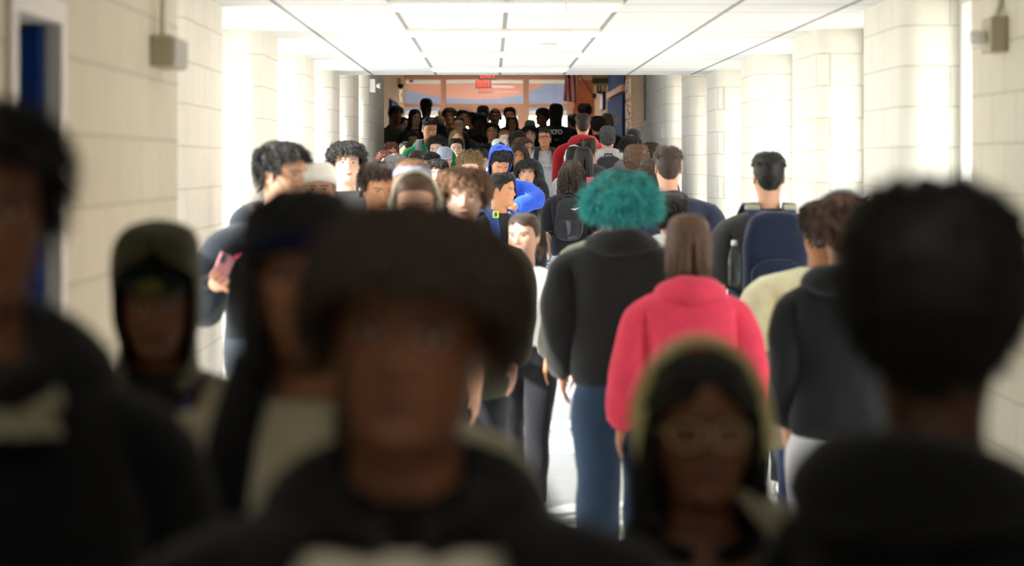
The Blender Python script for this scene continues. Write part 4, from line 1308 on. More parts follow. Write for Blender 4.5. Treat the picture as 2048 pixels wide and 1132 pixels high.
    return mesh(headxf(V, ps), Q, None, True, 'hair')

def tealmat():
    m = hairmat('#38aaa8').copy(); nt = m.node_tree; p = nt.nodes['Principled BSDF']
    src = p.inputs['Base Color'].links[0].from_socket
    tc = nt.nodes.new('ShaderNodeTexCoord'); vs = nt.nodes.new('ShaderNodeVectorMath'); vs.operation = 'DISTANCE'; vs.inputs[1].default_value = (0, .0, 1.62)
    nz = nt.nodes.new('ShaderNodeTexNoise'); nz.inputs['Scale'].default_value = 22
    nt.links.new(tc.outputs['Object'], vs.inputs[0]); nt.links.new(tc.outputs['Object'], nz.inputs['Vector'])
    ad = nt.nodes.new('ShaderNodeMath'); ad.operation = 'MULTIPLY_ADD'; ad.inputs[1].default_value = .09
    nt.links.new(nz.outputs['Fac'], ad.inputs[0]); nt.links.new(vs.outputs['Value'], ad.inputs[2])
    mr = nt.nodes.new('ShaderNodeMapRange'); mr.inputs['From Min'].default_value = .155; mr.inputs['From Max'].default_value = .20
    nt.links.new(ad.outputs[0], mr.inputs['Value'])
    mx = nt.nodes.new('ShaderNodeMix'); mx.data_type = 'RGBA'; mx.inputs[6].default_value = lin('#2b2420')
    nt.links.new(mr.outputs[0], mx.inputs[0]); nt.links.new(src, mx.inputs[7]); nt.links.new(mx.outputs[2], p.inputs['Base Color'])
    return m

# ---- things worn on the head or back
def beanie(ps, par, col, cuff=True, low=None):
    zl = low or (lambda a: np.interp(np.degrees(a), [0, 60, 95, 140, 180], [15.6, 14., 11.8, 8.5, 7.5]))
    put('beanie', shell(ps, 1.25, zl, 1.6), knit(col), par)
    if cuff:
        th = np.arange(48) * 2 * PI / 48; th = (th + PI) % (2 * PI) - PI
        zl_ = zl(np.abs(th)); rows = []
        for dz, o in ((0, .9), (-.3, 1.5), (.2, 1.95), (2.5, 1.95), (4.2, 1.85), (4.6, 1.5), (4.4, 1.0)):
            P = pol(th, zl_ + dz, o); rows.append(P)
        rows = np.array(rows)
        S = Skin(); S.grid(headxf(rows.reshape(-1, 3), ps).reshape(rows.shape)); put('beanie_cuff', mesh(S.allv(), np.array(S.q), None, True, 'cuff'), knit(col), par)
def knit(col):
    k = ('knit', col)
    if k in _m: return _m[k]
    m = bpy.data.materials.new('knit'); m.use_nodes = True; nt = m.node_tree; p = nt.nodes['Principled BSDF']
    p.inputs['Base Color'].default_value = lin(col); p.inputs['Roughness'].default_value = .95; p.inputs['Specular IOR Level'].default_value = .15
    tc = nt.nodes.new('ShaderNodeTexCoord'); w = nt.nodes.new('ShaderNodeTexWave'); w.inputs['Scale'].default_value = 38; w.inputs['Distortion'].default_value = .5
    nt.links.new(tc.outputs['Object'], w.inputs['Vector']); b = nt.nodes.new('ShaderNodeBump'); b.inputs['Strength'].default_value = .5; b.inputs['Distance'].default_value = .004
    nt.links.new(w.outputs['Fac'], b.inputs['Height']); nt.links.new(b.outputs[0], p.inputs['Normal'])
    _m[k] = m
    return m
def ball_cap(ps, par, col, brim=True):
    zl = lambda a: np.interp(np.degrees(a), [0, 90, 180], [15.2, 13.5, 12.0])
    put('cap_crown', shell(ps, 1.1, zl, .8), fabric(col), par)
    if brim:
        rows = []
        for dy, sc_ in ((0, 1.), (2.5, .98), (5, .9), (6.8, .66)):
            a = np.linspace(-1.15, 1.15, 17)
            P = pol(a, np.full(17, 15.3), 1.1); P[:, 0] *= sc_; P[:, 1] += dy * np.cos(a) ** .7; P[:, 2] -= .35 * dy * .35 + .12 * (P[:, 0] / 6) ** 2 * dy
            rows.append(P)
        rows = np.array(rows); S = Skin(); V = headxf(rows.reshape(-1, 3), ps).reshape(rows.shape); S.grid(V, wrap=False)
        o = put('cap_brim', mesh(S.allv(), np.array(S.q), None, True, 'brim'), fabric(col), par)
        o.modifiers.new('thick', 'SOLIDIFY').thickness = .004
def headband(ps, par, col, z0=15., z1=19.5, off=1.2, tilt=-4., name='headband'):
    th = np.arange(48) * 2 * PI / 48; th = (th + PI) % (2 * PI) - PI
    rows = []
    for u, o in ((0, off - .6), (0, off), (.3, off + .25), (.7, off + .25), (1, off), (1, off - .6)):
        z = z0 + (z1 - z0) * u + tilt * (1 - np.cos(th)) / 2
        rows.append(pol(th, z, o))
    rows = np.array(rows); S = Skin(); S.grid(headxf(rows.reshape(-1, 3), ps).reshape(rows.shape))
    put(name, mesh(S.allv(), np.array(S.q), None, True, 'band'), fabric(col), par)
def eyeglasses(ps, par, col='#181614', round_=False):
    m = MB(); lens = MB()
    for s in (1, -1):
        ring = []
        for k in range(21):
            a = 2 * PI * k / 20
            e = .75
            x = s * 3.4 + 2.6 * math.copysign(abs(math.cos(a)) ** e, math.cos(a)); z = 10.9 + 1.95 * math.copysign(abs(math.sin(a)) ** e, math.sin(a))
            ring.append((x, 10.35 - .10 * (abs(x) - 3.4) - .03 * x * x * .3, z))
        rp = headxf(ring, ps)
        m.tube(rp, .0022 * ps.hs, 6)
        c = rp[:-1].mean(0); v = [c] + list(rp[:-1]); lens.add(v, [(0, i + 1, (i + 1) % 20 + 1) for i in range(20)])
        m.tube(headxf([(s * 6.0, 9.9, 11.4), (s * 7.4, 7.0, 11.5), (s * 7.7, 1.5, 11.4), (s * 7.6, -.8, 10.6)], ps), .002, 6)
    m.tube(headxf([(-.9, 10.55, 11.3), (0, 10.9, 11.6), (.9, 10.55, 11.3)], ps), .002, 6)
    f = m.obj('eyeglasses_frame', mat('spectacle_frame', col, .3), par, True)
    lens.obj('eyeglasses_lens', M_GLASS, f)
def earring(ps, par, s=1):
    m = MB(); m.tube(headxf([(s * 7.9, -.3 + 1.6 * math.cos(a), 6.2 + 1.6 * math.sin(a)) for a in np.linspace(0, 2 * PI, 17)], ps), .0018, 6)
    m.obj('earring', mat('silver', '#d8d4cc', .25, 1.), par, True)

def world_of(o, base): o.location = base.location; o.rotation_euler = base.rotation_euler; o.scale = base.scale

def headset(ps, base, col, label, off=1.6, cup=1.0, group=None, grow=0.):
    e = bpy.data.objects.new('headset', None); COL.objects.link(e); tag(e, label, 'headphones', group); world_of(e, base)
    m = MB()
    pts = []
    for k in range(25):
        a = -PI / 2 + PI * k / 24
        pts.append((math.sin(a) * (7.9 + off + grow), -.6, 10.6 + math.cos(a) * (12.2 + off * .62 + grow)))
    P = np.array(pts)
    rows = []
    for dy, do in ((-1.5 * cup, 0), (-1.1 * cup, 1.0 * cup ** 2), (1.1 * cup, 1.0 * cup ** 2), (1.5 * cup, 0), (1.1, -.3), (-1.1, -.3)):
        Q = P.copy(); Q[:, 1] += dy; c = np.array([0, 0, 11.]); n = Q - c; n[:, 1] = 0; n /= np.linalg.norm(n, axis=1, keepdims=True); rows.append(Q + n * do)
    rows = np.array(rows).transpose(1, 0, 2)
    S = Skin(); idx = S.grid(headxf(rows.reshape(-1, 3), ps).reshape(rows.shape)); S.p += [tuple(idx[0]), tuple(idx[-1][::-1])]
    put('headset_band', mesh(S.allv(), np.array(S.q), S.p, True, 'band'), mat('headset_plastic', col, .4), e)
    for s in (1, -1):
        rows = []
        for x, r in ((7.2, 2.6), (7.4, 3.3), (8.2, 3.5), (9.6, 3.45), (10.2, 2.9), (10.4, .8)):
            a = np.arange(20) * 2 * PI / 20
            rows.append(np.stack([np.full(20, s * (x + off * .3)), -.6 + r * .92 * cup * np.cos(a), 9.9 + r * 1.12 * cup * np.sin(a)], -1))
        rows = np.array(rows); S = Skin(); idx = S.grid(headxf(rows.reshape(-1, 3), ps).reshape(rows.shape)); S.p += [tuple(idx[0]), tuple(idx[-1][::-1])]
        put('ear_cup', mesh(S.allv(), np.array(S.q), S.p, True, 'cup'), mat('headset_plastic', col, .4), e)
    return e
def earbud(ps, base, s, label):
    m = MB(); c = (s * 7.9, .2, 9.8)
    m.tube(headxf([(c[0], c[1] + .3, c[2] + .3), (c[0] + s * .3, c[1] + .3, c[2]), (c[0] + s * .3, c[1] + .6, c[2] - 2.2)], ps), [.007, .006, .0035], 8)
    o = m.obj('earbud', mat('white_plastic', '#f2f2f0', .25), None, True); tag(o, label, 'earbud'); world_of(o, base)

def backpack(ps, base, col, label, strap=None, big=1.0, front=True, inx=1.0):
    e = bpy.data.objects.new('backpack', None); COL.objects.link(e); tag(e, label, 'backpack', None); world_of(e, base)
    f = fabric(col)
    fat = ps.fat
    def sbox(c, sz, p=.48, n=28, k=18):
        rows = []
        for i in range(k):
            v = -PI / 2 + PI * i / (k - 1)
            cz, szv = abs(math.cos(v)) ** p, math.copysign(abs(math.sin(v)) ** p, math.sin(v))
            r = []
            for j in range(n):
                u = 2 * PI * j / n
                r.append((c[0] + sz[0] * cz * math.copysign(abs(math.cos(u)) ** p, math.cos(u)), c[1] + sz[1] * cz * math.copysign(abs(math.sin(u)) ** p, math.sin(u)), c[2] + sz[2] * szv))
            rows.append(r)
        rows = np.array(rows); rows[..., 0] = c[0] + (rows[..., 0] - c[0]) * (1 - .16 * np.clip((rows[..., 2] - c[2]) / sz[2], 0, 1) ** 2)
        S = Skin(); S.grid(rows[::-1]); V = S.allv(); Q = np.array(S.q)
        V = V + vnormals(V, Q) * (.005 * noise3(V * 1.3, ps.seed + 2))[:, None]
        return mesh(V, Q, None, True, 'bag')
    yb = -.125 - fat
    put('bag_body', sbox((0, yb - .075 * big, 1.20), (.15 * big, .08 * big, .235 * big)), f, e)
    put('front_pocket', sbox((0, yb - .15 * big, 1.10), (.12 * big, .035, .11 * big)), f, e)
    m = MB(); m.tube([(-.05, yb - .03, 1.415), (-.035, yb - .035, 1.455), (.035, yb - .035, 1.455), (.05, yb - .03, 1.415)], .009, 8); m.obj('carry_handle', f, e, True)
    m = MB(); m.tube([(-.14 * big, yb - .09, 1.28), (-.12 * big, yb - .10, 1.395), (0, yb - .11, 1.432), (.12 * big, yb - .10, 1.395), (.14 * big, yb - .09, 1.28)], .004, 6); m.obj('zipper', mat('zip', '#4a4a4e', .4, .5), e, True)
    sc_ = fabric(strap or col)
    for s in (1, -1):
        pts = bez([(s * .075, yb + .0, 1.40), (s * .088, -.07 - fat * .3, 1.456 + fat * .45), (s * .10, .005, 1.454 + fat), (s * .118, .085 + fat, 1.41), (s * .128, .132 + fat, 1.31), (s * .145, .122 + fat, 1.20), (s * .178 + s * fat, .03, 1.10), (s * .135, yb - .01, 1.02)], 26)
        pts[:, 0] *= 1 + (inx - 1) * sstep(-.1, .06, pts[:, 1])
        T = np.gradient(pts, axis=0); T /= np.linalg.norm(T, axis=1, keepdims=True)
        c = np.array([0, -.01, 1.30]); o = (pts - c) * np.array([.3, 1., 1.7]); o = o - T * (o * T).sum(1)[:, None]; o /= np.linalg.norm(o, axis=1, keepdims=True)
        w = np.cross(T, o)
        hw = .034
        rows = np.stack([pts - w * hw + o * .004, pts - w * hw + o * .014, pts + w * hw + o * .014, pts + w * hw + o * .004], 1)
        S = Skin(); idx = S.grid(rows); S.p += [tuple(idx[0]), tuple(idx[-1][::-1])]
        put('strap', mesh(S.allv(), np.array(S.q), S.p, True, 'strap'), sc_, e)
    return e

# ---- one person
PEOPLE = []
SEED = [0]
def person(label, px, yt, Z, yaw=0, hy=0, hp=0, hr=0, skin='tan', hair_=('short', 'black'), top=('hoodie', '#222225'), legs='#22242b', w=1.0, girth=1.0, limb=1.0,
           hh=1.5, arms=None, hands=None, stride=.16, fem=0., op=1., beard=0., hs=1.0, shoes='#e6e4e0', dens=1.0, group=None, dx=0., lean=0, hip=False):
    SEED[0] += 1
    ps = Pose(); ps.seed = SEED[0] * 1.37
    fz = floorz(Z) if Z < 29.48 else .89
    zt = pz(yt, Z) - fz
    k = 1.0
    for _ in range(8):
        m = k ** -.45 * hs
        k = zt / (1.513 + (.2245 + .01 * hh) * m)
    if not .80 < k < 1.14: print('HEIGHT?', label, round(k * 1.75, 2))
    ps.k = k; ps.hs = k ** -.45 * hs
    ps.hy, ps.hp, ps.hr = R(hy), R(hp), R(hr)
    ps.skin, ps.brow, ps.open, ps.beard, ps.fem = skin, (hair_[1] if hair_ else 'black'), op, beard, fem
    ps.w = w * (1 - .08 * fem); ps.girth = girth; ps.limb = limb * (1 - .12 * fem); ps.stride = stride if SEED[0] % 2 else -stride
    ps.arms = dict(ARM0)
    ps.arms = {s: [np.array(q) * np.array([ps.w, 1, 1]) for q in ARM0[s]] for s in 'RL'}
    if arms:
        for s in arms: ps.arms[s] = [np.array(q, float) for q in arms[s]]
    ps.hands = hands or {}
    ps.fat = 0.
    b = put('person', body(ps), [])
    x = ppx(px, Z) + dx
    b.location = (x, Z, fz); b.rotation_euler = (R(lean), 0, PI + R(yaw)); b.scale = (k, k, k)
    tag(b, label, 'person', group)
    kind, c = top[0], top[1]
    far = Z > 21
    if kind in ('hoodie', 'hoodup', 'sweater', 'jacket', 'vneck'):
        fit = {'sweater': .022, 'jacket': .034}.get(kind, .032)
        opt = top[2] if len(top) > 2 else {}
        fit = opt.get('fit', fit); ps.fat = fit
        nm = {'sweater': 'sweater', 'jacket': 'jacket', 'vneck': 'jacket'}.get(kind, 'hoodie')
        of = opt.get('open')
        put(nm, garment_top(ps, fit, opt.get('hem', .80 if kind != 'sweater' else .84), 1.0, opt.get('boxy', .035 if kind != 'sweater' else .015), fold=opt.get('fold', .006), openf=of, ztop=opt.get('ztop', 1.452), bell=opt.get('bell', .1)), fabric(c), b)
        if kind in ('hoodie',): put('hood', hood_down(ps, opt.get('hood', 1.0)), fabric(opt.get('hoodcol', c)), b)
        if kind in ('jacket', 'vneck'): put('collar', hood_down(ps, opt.get('collar', .62)), fabric(opt.get('collarcol', c)), b)
        if kind == 'hoodup': put('hood', hood_up(ps, opt.get('off', 2.2), opt.get('openw', 54), opt.get('pt', 1.2)), fabric(opt.get('hoodcol', c)), b)
        if 'under' in opt: put('undershirt', garment_top(ps, .004, .85, .5, 0., fold=.002, ztop=1.47), fabric(opt['under']), b)
        if 'inner' in opt: put('undershirt', garment_top(ps, .010, .85, .55, 0., fold=.003, ztop=opt.get('itop', 1.46)), fabric(opt['inner']), b)
    elif kind in ('tee', 'polo'):
        opt = top[2] if len(top) > 2 else {}
        ps.fat = .02
        put('t_shirt' if kind == 'tee' else 'polo_shirt', garment_top(ps, opt.get('fit', .022), opt.get('hem', .83), opt.get('sleeve', .50), opt.get('boxy', .02), fold=.005, ztop=1.46), fabric(c), b)
        if kind == 'polo': put('collar', hood_down(ps, .45, -.12), fabric(c), b)
    elif kind == 'tank':
        ps.fat = .015
        put('t_shirt', garment_top(ps, .012, .84, .2, 0, fold=.003), fabric(c), b)
    put('trousers', garment_legs(ps, *(legs[1:] if isinstance(legs, tuple) else ())), fabric(legs[0] if isinstance(legs, tuple) else legs), b)
    for s in 'RL': put('shoe', shoe(ps, s), mat('shoe', shoes, .6), b)
    if hair_ and hair_[0]:
        st, hc = hair_[0], hair_[1]
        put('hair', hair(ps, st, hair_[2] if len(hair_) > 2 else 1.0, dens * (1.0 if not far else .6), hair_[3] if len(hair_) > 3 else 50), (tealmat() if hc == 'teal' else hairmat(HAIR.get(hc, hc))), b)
    PEOPLE.append((b, ps))
    return b, ps
# ------------------------------------------------------------------ the crowd, nearest first (picture column of the head, picture row of the hair top, distance)
FWD = {'R': [(.24, .02, 1.14), (.20, .26, 1.12)], 'L': [(-.24, .02, 1.14), (-.20, .26, 1.12)]}
STRAPS = {'R': [(.235, -.02, 1.14), (.15, .17, 1.22)], 'L': [(-.235, -.02, 1.14), (-.15, .17, 1.22)]}

# -- right in front of the camera
b, p = person('person with dark bowl haircut in black jacket over white tee, very close and blurred', 812, 388, 2.25, hy=-6, hr=-4, hs=1.04, skin='brown', hair_=('mop', 'darkbrown', .88), hh=2.2,
              top=('jacket', '#0d0c0d', {'under': '#0d0c0d', 'inner': '#d8d0bc', 'itop': 1.410, 'open': lambda z: 21., 'fit': .045, 'collar': 1.0, 'ztop': 1.446}), dens=1.3)
b, p = person('person in black zip hoodie with pale chest logo beside the blue door', -56, 192, 2.62, w=.86, yaw=14, hy=6, skin='brown', hair_=('short', 'jet', 1.5), hh=2.2, top=('hoodie', '#0d0d0f', {'fit': .035, 'hood': 1.25}))
m = MB()
cat = [(-.05, .012), (-.02, .020), (.0, .034), (.018, .042), (.036, .062), (.045, .058), (.041, .044), (.052, .036), (.044, .026), (.05, .008), (.036, .012), (.02, .018), (-.01, .006), (-.03, -.004), (-.052, -.006), (-.034, .004)]
lp = Matrix.Translation((-.075, .150, 1.405)) @ Matrix.Rotation(PI, 4, 'Z') @ Matrix.Diagonal((.40, 1, .40, 1))
v = [lp @ Vector((x, y_, z)) for y_ in (-.012, .030) for x, z in cat]
n = len(cat); m.add(v, [tuple(range(n)), tuple(range(n, 2 * n))[::-1]] + [(i, (i + 1) % n, n + (i + 1) % n, n + i) for i in range(n)])
m.obj('chest_logo', mat('logo_white', '#9c967c', .7), b)
textmesh('chest_lettering', 'PUMA', .025, mat('logo_white', '#9c967c', .7), b, .020, Matrix.Translation((-.055, .150, 1.392)) @ Matrix.Rotation(PI, 4, 'Z') @ Matrix.Rotation(R(90), 4, 'X'), .004)

b, p = person('person in dark bucket-shaped hair and black hoodie, black silhouette filling the right edge', 1874, 355, 2.42, yaw=140, hy=25, hs=1.05, skin='dark', hair_=('afro', 'jet', .42), hh=3.0, top=('hoodie', '#08080a', {'fit': .02, 'hood': .95}), w=.78, girth=.85, limb=.85)
m = MB(); m.lathe([(.001, -.006), (.009, -.005), (.012, 0), (.009, .005), (.001, .006)], (0, 0, 0)); o = m.obj('earbud', mat('white_plastic', '#f2f2f0', .25), smooth=True); o.location = (ppx(2014, 2.42), 2.42 + .02, pz(738, 2.42)); o.scale = (1, 1, 2); tag(o, 'white earbud at the right edge beside the black silhouette', 'earbud')

b, p = person('person wearing navy headband, cream hoodie and black backpack strap behind the bowl haircut', 626, 352, 3.0, yaw=-4, hy=8, hr=5, skin='tan', hair_=('longwavy', 'jet', .72), fem=1, hh=2.2, w=1.16, girth=1.1, top=('hoodie', '#d2c9a8', {'fit': .05, 'hood': 1.15}))
headband(p, b, '#141a38', 14.6, 18.4, 1.9, -4)
earring(p, b, 1)
backpack(p, b, '#141416', 'black backpack worn over the cream hoodie', inx=.72)
put('scarf', hood_down(p, .55, -.10), fabric('#a2506e'), b)

b, p = person('person with cream headphones, long dark hair and round glasses in black jacket', 1402, 692, 3.3, skin='brown', hair_=('long', 'jet', 1.2, 64), fem=1, hh=1.3, hs=1.06, w=1.12, girth=1.1,
              top=('vneck', '#0c0c0f', {'fit': .035, 'open': lambda z: 30 * float(sstep(1.28, 1.42, z)), 'collar': .8, 'ztop': 1.44}))
eyeglasses(p, b, '#c9b48a', True)
headset(p, b, '#ece29c', 'cream headphones on the long-haired person near the camera', 1.9, 1.3)
m = MB(); m.box((.03, .165, 1.17), (.06, .185, 1.26)); m.obj('gold_patch', mat('gold_print', '#c9962c', .6), b)
# canvas bag slung on the far shoulder
def sling(ps, base, s, col, label, name='tote_bag'):
    e = bpy.data.objects.new(name, None); COL.objects.link(e); tag(e, label, 'bag'); world_of(e, base)
    pts = bez([(s * .08, -.14, 1.40), (s * .082, -.06, 1.495), (s * .095, .05, 1.512), (s * .165, .145, 1.42), (s * .225, .18, 1.31), (s * .255, .15, 1.12), (s * .27, .10, .97)], 24)
    T = np.gradient(pts, axis=0); T /= np.linalg.norm(T, axis=1, keepdims=True); o = pts - np.array([0, 0, 1.2]); o = o - T * (o * T).sum(1)[:, None]; o /= np.linalg.norm(o, axis=1, keepdims=True); w = np.cross(T, o)
    hw = .048
    rows = np.stack([pts - w * hw, pts - w * hw + o * .012, pts + w * hw + o * .012, pts + w * hw], 1)
    S = Skin(); idx = S.grid(rows); S.p += [tuple(idx[0]), tuple(idx[-1][::-1])]
    put('strap', mesh(S.allv(), np.array(S.q), S.p, True, 'strap'), fabric(col), e)
    m = MB(); m.box((s * .33 - .07, -.10, .62), (s * .33 + .07, .24, .98)); m.obj('bag_body', fabric(col), e, bevel=.03)
sling(p, b, -1, '#a09c80', 'grey green canvas bag on wide strap over the shoulder of the headphones wearer')

b, p = person('person in dark olive hood over patterned headscarf by the left block wall', 318, 450, 4.5, hy=4, hp=14, skin='brown', hair_=('buzz', 'jet'), fem=1, hh=3.2, top=('hoodup', '#2b2a20', {'fit': .04, 'hoodcol': '#47452f', 'off': 2.1, 'pt': 2.6}))
headband(p, b, '#1c2a22', 14.5, 20.5, .8, -4, 'headscarf')
m = MB()
for i in range(4):
    a = -.1 + .12 * i; c = pol(np.array([a]), np.array([16.6 + .9 * math.sin(i * 2.1)]), 1.25)[0]
    q = headxf([c], p)[0]; m.lathe([(.001, -.006), (.011, -.003), (.011, .003), (.001, .006)], tuple(q), 8, 'y')
m.obj('scarf_print', mat('scarf_yellow', '#6e6424', .8), b)
e = bpy.data.objects.new('lanyard', None); COL.objects.link(e); tag(e, 'purple and pink lanyard badge on the hooded person by the left wall', 'lanyard'); world_of(e, b)
m = MB(); m.tube(bez([(.07, .06, 1.44), (.05, .155, 1.34), (-.01, .175, 1.20), (-.02, .178, 1.14)], 12), .006, 6); m.tube(bez([(-.08, .06, 1.44), (-.07, .155, 1.34), (-.03, .175, 1.20), (-.02, .178, 1.14)], 12), .006, 6); m.obj('lanyard_cord', fabric('#4a3a8c'), e, True)
m = MB(); m.box((-.075, .172, 1.16), (.005, .182, 1.30)); m.obj('badge', mat('badge_pink', '#b0407a', .6), e, bevel=.003)

# -- middle distance, coming towards the camera
b, p = person('person with short black hair in dark navy hoodie looking aside near the left windows', 552, 279, 8.9, yaw=38, hy=24, hp=6, skin='light', hair_=('short', 'black', 1.15), hh=1.8, top=('hoodie', '#1a2129', {'fit': .036, 'hood': 1.05}),
              arms={'R': [(.30, -.06, 1.09), (.335, .11, 1.20)]}, hands={'R': 'grip'})
bpy.context.view_layer.update()
e = empty('phone', b.matrix_world @ Vector((.345, .175, 1.265)), 'pink phone held by the person in dark navy hoodie', 'phone', None, R(25))
e.rotation_euler = (R(-15), R(28), R(25))
m = MB(); m.box((-.032, -.005, -.062), (.032, .005, .062)); m.obj('phone_case', mat('pink_case', '#b8747e', .5), e, bevel=.004)
m = MB(); m.box((-.027, -.007, .02), (-.002, -.005, .056)); m.obj('phone_camera', M_DARK, e)
m = MB(); m.tube([(.025, 0, .058), (.045, -.01, .09), (.04, -.01, .125)], .006, 6); m.obj('phone_strap', mat('hot_pink', '#d8345c', .6), e)

b, p = person('person in white ribbed beanie half hidden behind the dark hair', 640, 322, 11.5, skin='light', hair_=('buzz', 'brown'), hh=3.2, top=('sweater', '#6d6a66'))
beanie(p, b, '#d9d6cf')
person('person with tousled black hair and sunlit face by the left windows', 692, 278, 13.5, hy=10, skin='pale', hair_=('wavy', 'black', 1.0), hh=2.8, top=('tee', '#3a3a3e'), dens=1.3)
person('person with dark brown hair and head bent, blurred behind the bowl haircut', 752, 318, 11.0, hp=14, hy=20, skin='tan', hair_=('short', 'darkbrown', 1.2), hh=2., top=('hoodie', '#3b3328'))
b, p = person('person with buzzed head wearing pale headphones, blurred in the middle', 832, 342, 8.4, hp=10, skin='light', hair_=('buzz', 'brown'), hh=.5, top=('tee', '#23211f'))
headset(p, b, '#c9cbb2', 'pale headphones on the buzzed head', 1.0)
b, p = person('person with light brown hair and blue grey headband behind the buzzed head', 826, 315, 10.1, skin='light', hair_=('longwavy', 'midbrown', 1.), fem=1, hh=1.8, top=('sweater', '#4a4438'))
headband(p, b, '#7c86a8', 17.5, 20.5, 1.5, -5)
b, p = person('person with wavy brown fringe in dark olive jacket', 928, 330, 9.6, yaw=-6, hy=6, skin='pale', hair_=('wavy', 'midbrown', 1.05), hh=2.6, top=('jacket', '#3e4030', {'inner': '#2c2c2c', 'open': lambda z: 14., 'fit': .04, 'hem': .72}), dens=1.3)
b, p = person('person with slicked dark hair in white sweatshirt and black jeans', 1050, 426, 10.9, yaw=-14, hy=-8, skin='pale', hair_=('pony', 'darkbrown', .7), fem=1, hh=.6, top=('sweater', '#f2f1ef', {'fit': .03, 'hem': .98, 'boxy': .02}), legs=('#1d1d22', .008), hs=1.03,
              arms={'L': [(-.26, -.05, 1.13), (-.28, -.02, .86)]})
earbud(p, b, -1, 'white earbud in the ear of the person in white sweatshirt')
b, p = person('person with cropped hair and clean profile in black tee with blue backpack strap', 997, 346, 15.3, yaw=35, hy=42, skin='tan', hair_=('crop', 'black', .7), hh=1.2, top=('tee', '#1e2224'))
backpack(p, b, '#24406f', 'blue backpack with neon buckle on the cropped haired person', '#3358a0')
m = MB()
for zz in (1.22, 1.455): m.tube([(.11, .15, zz - .02), (.15, .15, zz - .02), (.15, .15, zz + .02), (.11, .15, zz + .02), (.11, .15, zz - .02)], .006, 6)
o = m.obj('strap_buckle', mat('neon', '#c8e82a', .4), [x for x in COL.objects if x.name.startswith('backpack')][-1])
b, p = person('person in bright blue hoodie with bowed head and raised forearm', 994, 284, 19.5, hy=16, hp=38, skin='tan', hair_=('curly', 'jet', .75), hh=1.8, op=.25, girth=1.15, w=1.1, limb=1.15, top=('hoodie', '#2a55c8', {'fit': .024, 'hood': 1.0, 'bell': .4}),
              arms={'L': [(-.33, .14, 1.27), (-.15, .31, 1.215)], 'R': [(.26, .0, 1.12), (.15, .2, 1.0)]}, hands={'L': 'fist'})
put('hood', hood_up(p, 2.6, 84, .2, oz=(24.5, 21.5)), fabric('#2a55c8'), b)
m = MB(); q = np.array([-.168, .29, 1.22]); m.tube([q + np.array([.002, .030 * math.cos(a) * .5 , .034 * math.sin(a)]) for a in np.linspace(0, 2 * PI, 13)], .006, 6); m.obj('wristband', mat('wrist_red', '#d0473a', .6), b)
backpack(p, b, '#1b1b1f', 'black backpack on the bright blue hoodie with raised forearm')
b, p = person('person with straight black bowl cut in black tee with black backpack straps', 1053, 319, 20.5, hy=2, skin='light', hair_=('mop', 'jet', .95), hh=1.8, top=('tee', '#1f2124'), legs='#23262c')
backpack(p, b, '#3c3d41', 'black backpack on the bowl cut person in black tee')
b, p = person('person with long curly dark hair and open dark jacket with white sleeve stripes', 1037, 287, 22, skin='olive', hair_=('longcurly', 'darkbrown', .62), hh=2.2, top=('jacket', '#262a30', {'inner': '#eae8e4', 'open': lambda z: 24., 'fit': .04}))
for s in (1, -1):
    m = MB(); pa = arm_path('R' if s > 0 else 'L', p.arms, p.w, 14); m.tube([q + np.array([s * .066, .012, 0]) for q in pa[1:-1]], .008, 6); m.tube([q + np.array([s * .062, -.02, 0]) for q in pa[1:-1]], .006, 6); m.obj('sleeve_stripe', M_WHITE, b, True)
person('person with light curly hair seen above the wavy brown fringe', 940, 301, 18.5, hp=16, skin='pale', hair_=('curly', 'dirty', .95), hh=2.6, top=('hoodie', '#5b5f66'), dens=1.2)
person('person with tousled black hair looking up between the blurred heads', 874, 316, 20, hp=4, skin='light', hair_=('wavy', 'jet', .8), hh=2.0, top=('tee', '#2c2e33'))
b, p = person('person with grey tinted hair and white headphones at left of crowd', 796, 305, 20.4, hy=-25, hp=16, skin='pale', hair_=('mop', 'grey', .9), hh=1.8, top=('hoodie', '#8b8d90'))
headset(p, b, '#ecebe8', 'white headphones on the grey tinted hair', 1.0)
person('person with reddish curly hair at far left of crowd', 768, 302, 22.0, hy=30, skin='light', hair_=('curly', 'auburn', .6), fem=1, hh=1.8, top=('sweater', '#7a3a3a'))
b, p = person('person with long brown hair and pale scrunchie turned away beside the green hoodie', 832, 300, 22.3, yaw=160, skin='light', hair_=('pony', 'darkbrown', .8), fem=1, hh=.8, top=('sweater', '#55504c'))
m = MB(); m.lathe([(.026, -.01), (.032, 0), (.026, .01)], tuple(headxf([[0, -10.2, 13.6]], p)[0]), 14, 'y'); m.obj('scrunchie', mat('scrunchie_pink', '#e6cfc4', .8), b, True)
person('person with black hair and pinkish face low between the headphones and fringe', 861, 303, 21.0, hp=10, skin='pale', hair_=('short', 'jet', 1.0), hh=1.2, top=('tee', '#46484c'))
b, p = person('person in pale blue cap beside the light curly hair', 889, 293, 22.0, hp=12, skin='pale', hair_=('buzz', 'brown'), hh=1.2, top=('tee', '#9aa2ae'))
ball_cap(p, b, '#9fb0c8')
person('person with parted brown hair at left of crowd before the tan wall', 782, 283, 23.3, hy=12, hp=4, skin='tan', hair_=('longwavy', 'auburn', .5), fem=1, hh=1.2, top=('sweater', '#4e4a48'))
b, p = person('person with black headphones over dark hair beside the parted brown hair', 812, 284, 25.0, hy=-20, skin='tan', hair_=('long', 'jet', .8), fem=1, hh=.8, top=('hoodie', '#3a3a3c'))
headset(p, b, '#1e1d1d', 'black headphones on dark hair near the left wall', .8)
b, p = person('person with round curly black hair and black headphones, face in sun', 874, 273, 23.4, hy=-6, hp=3, skin='pale', hair_=('curly', 'black', 1.05), hh=3., top=('jacket', '#232428', {'fit': .04}), dens=1.4)
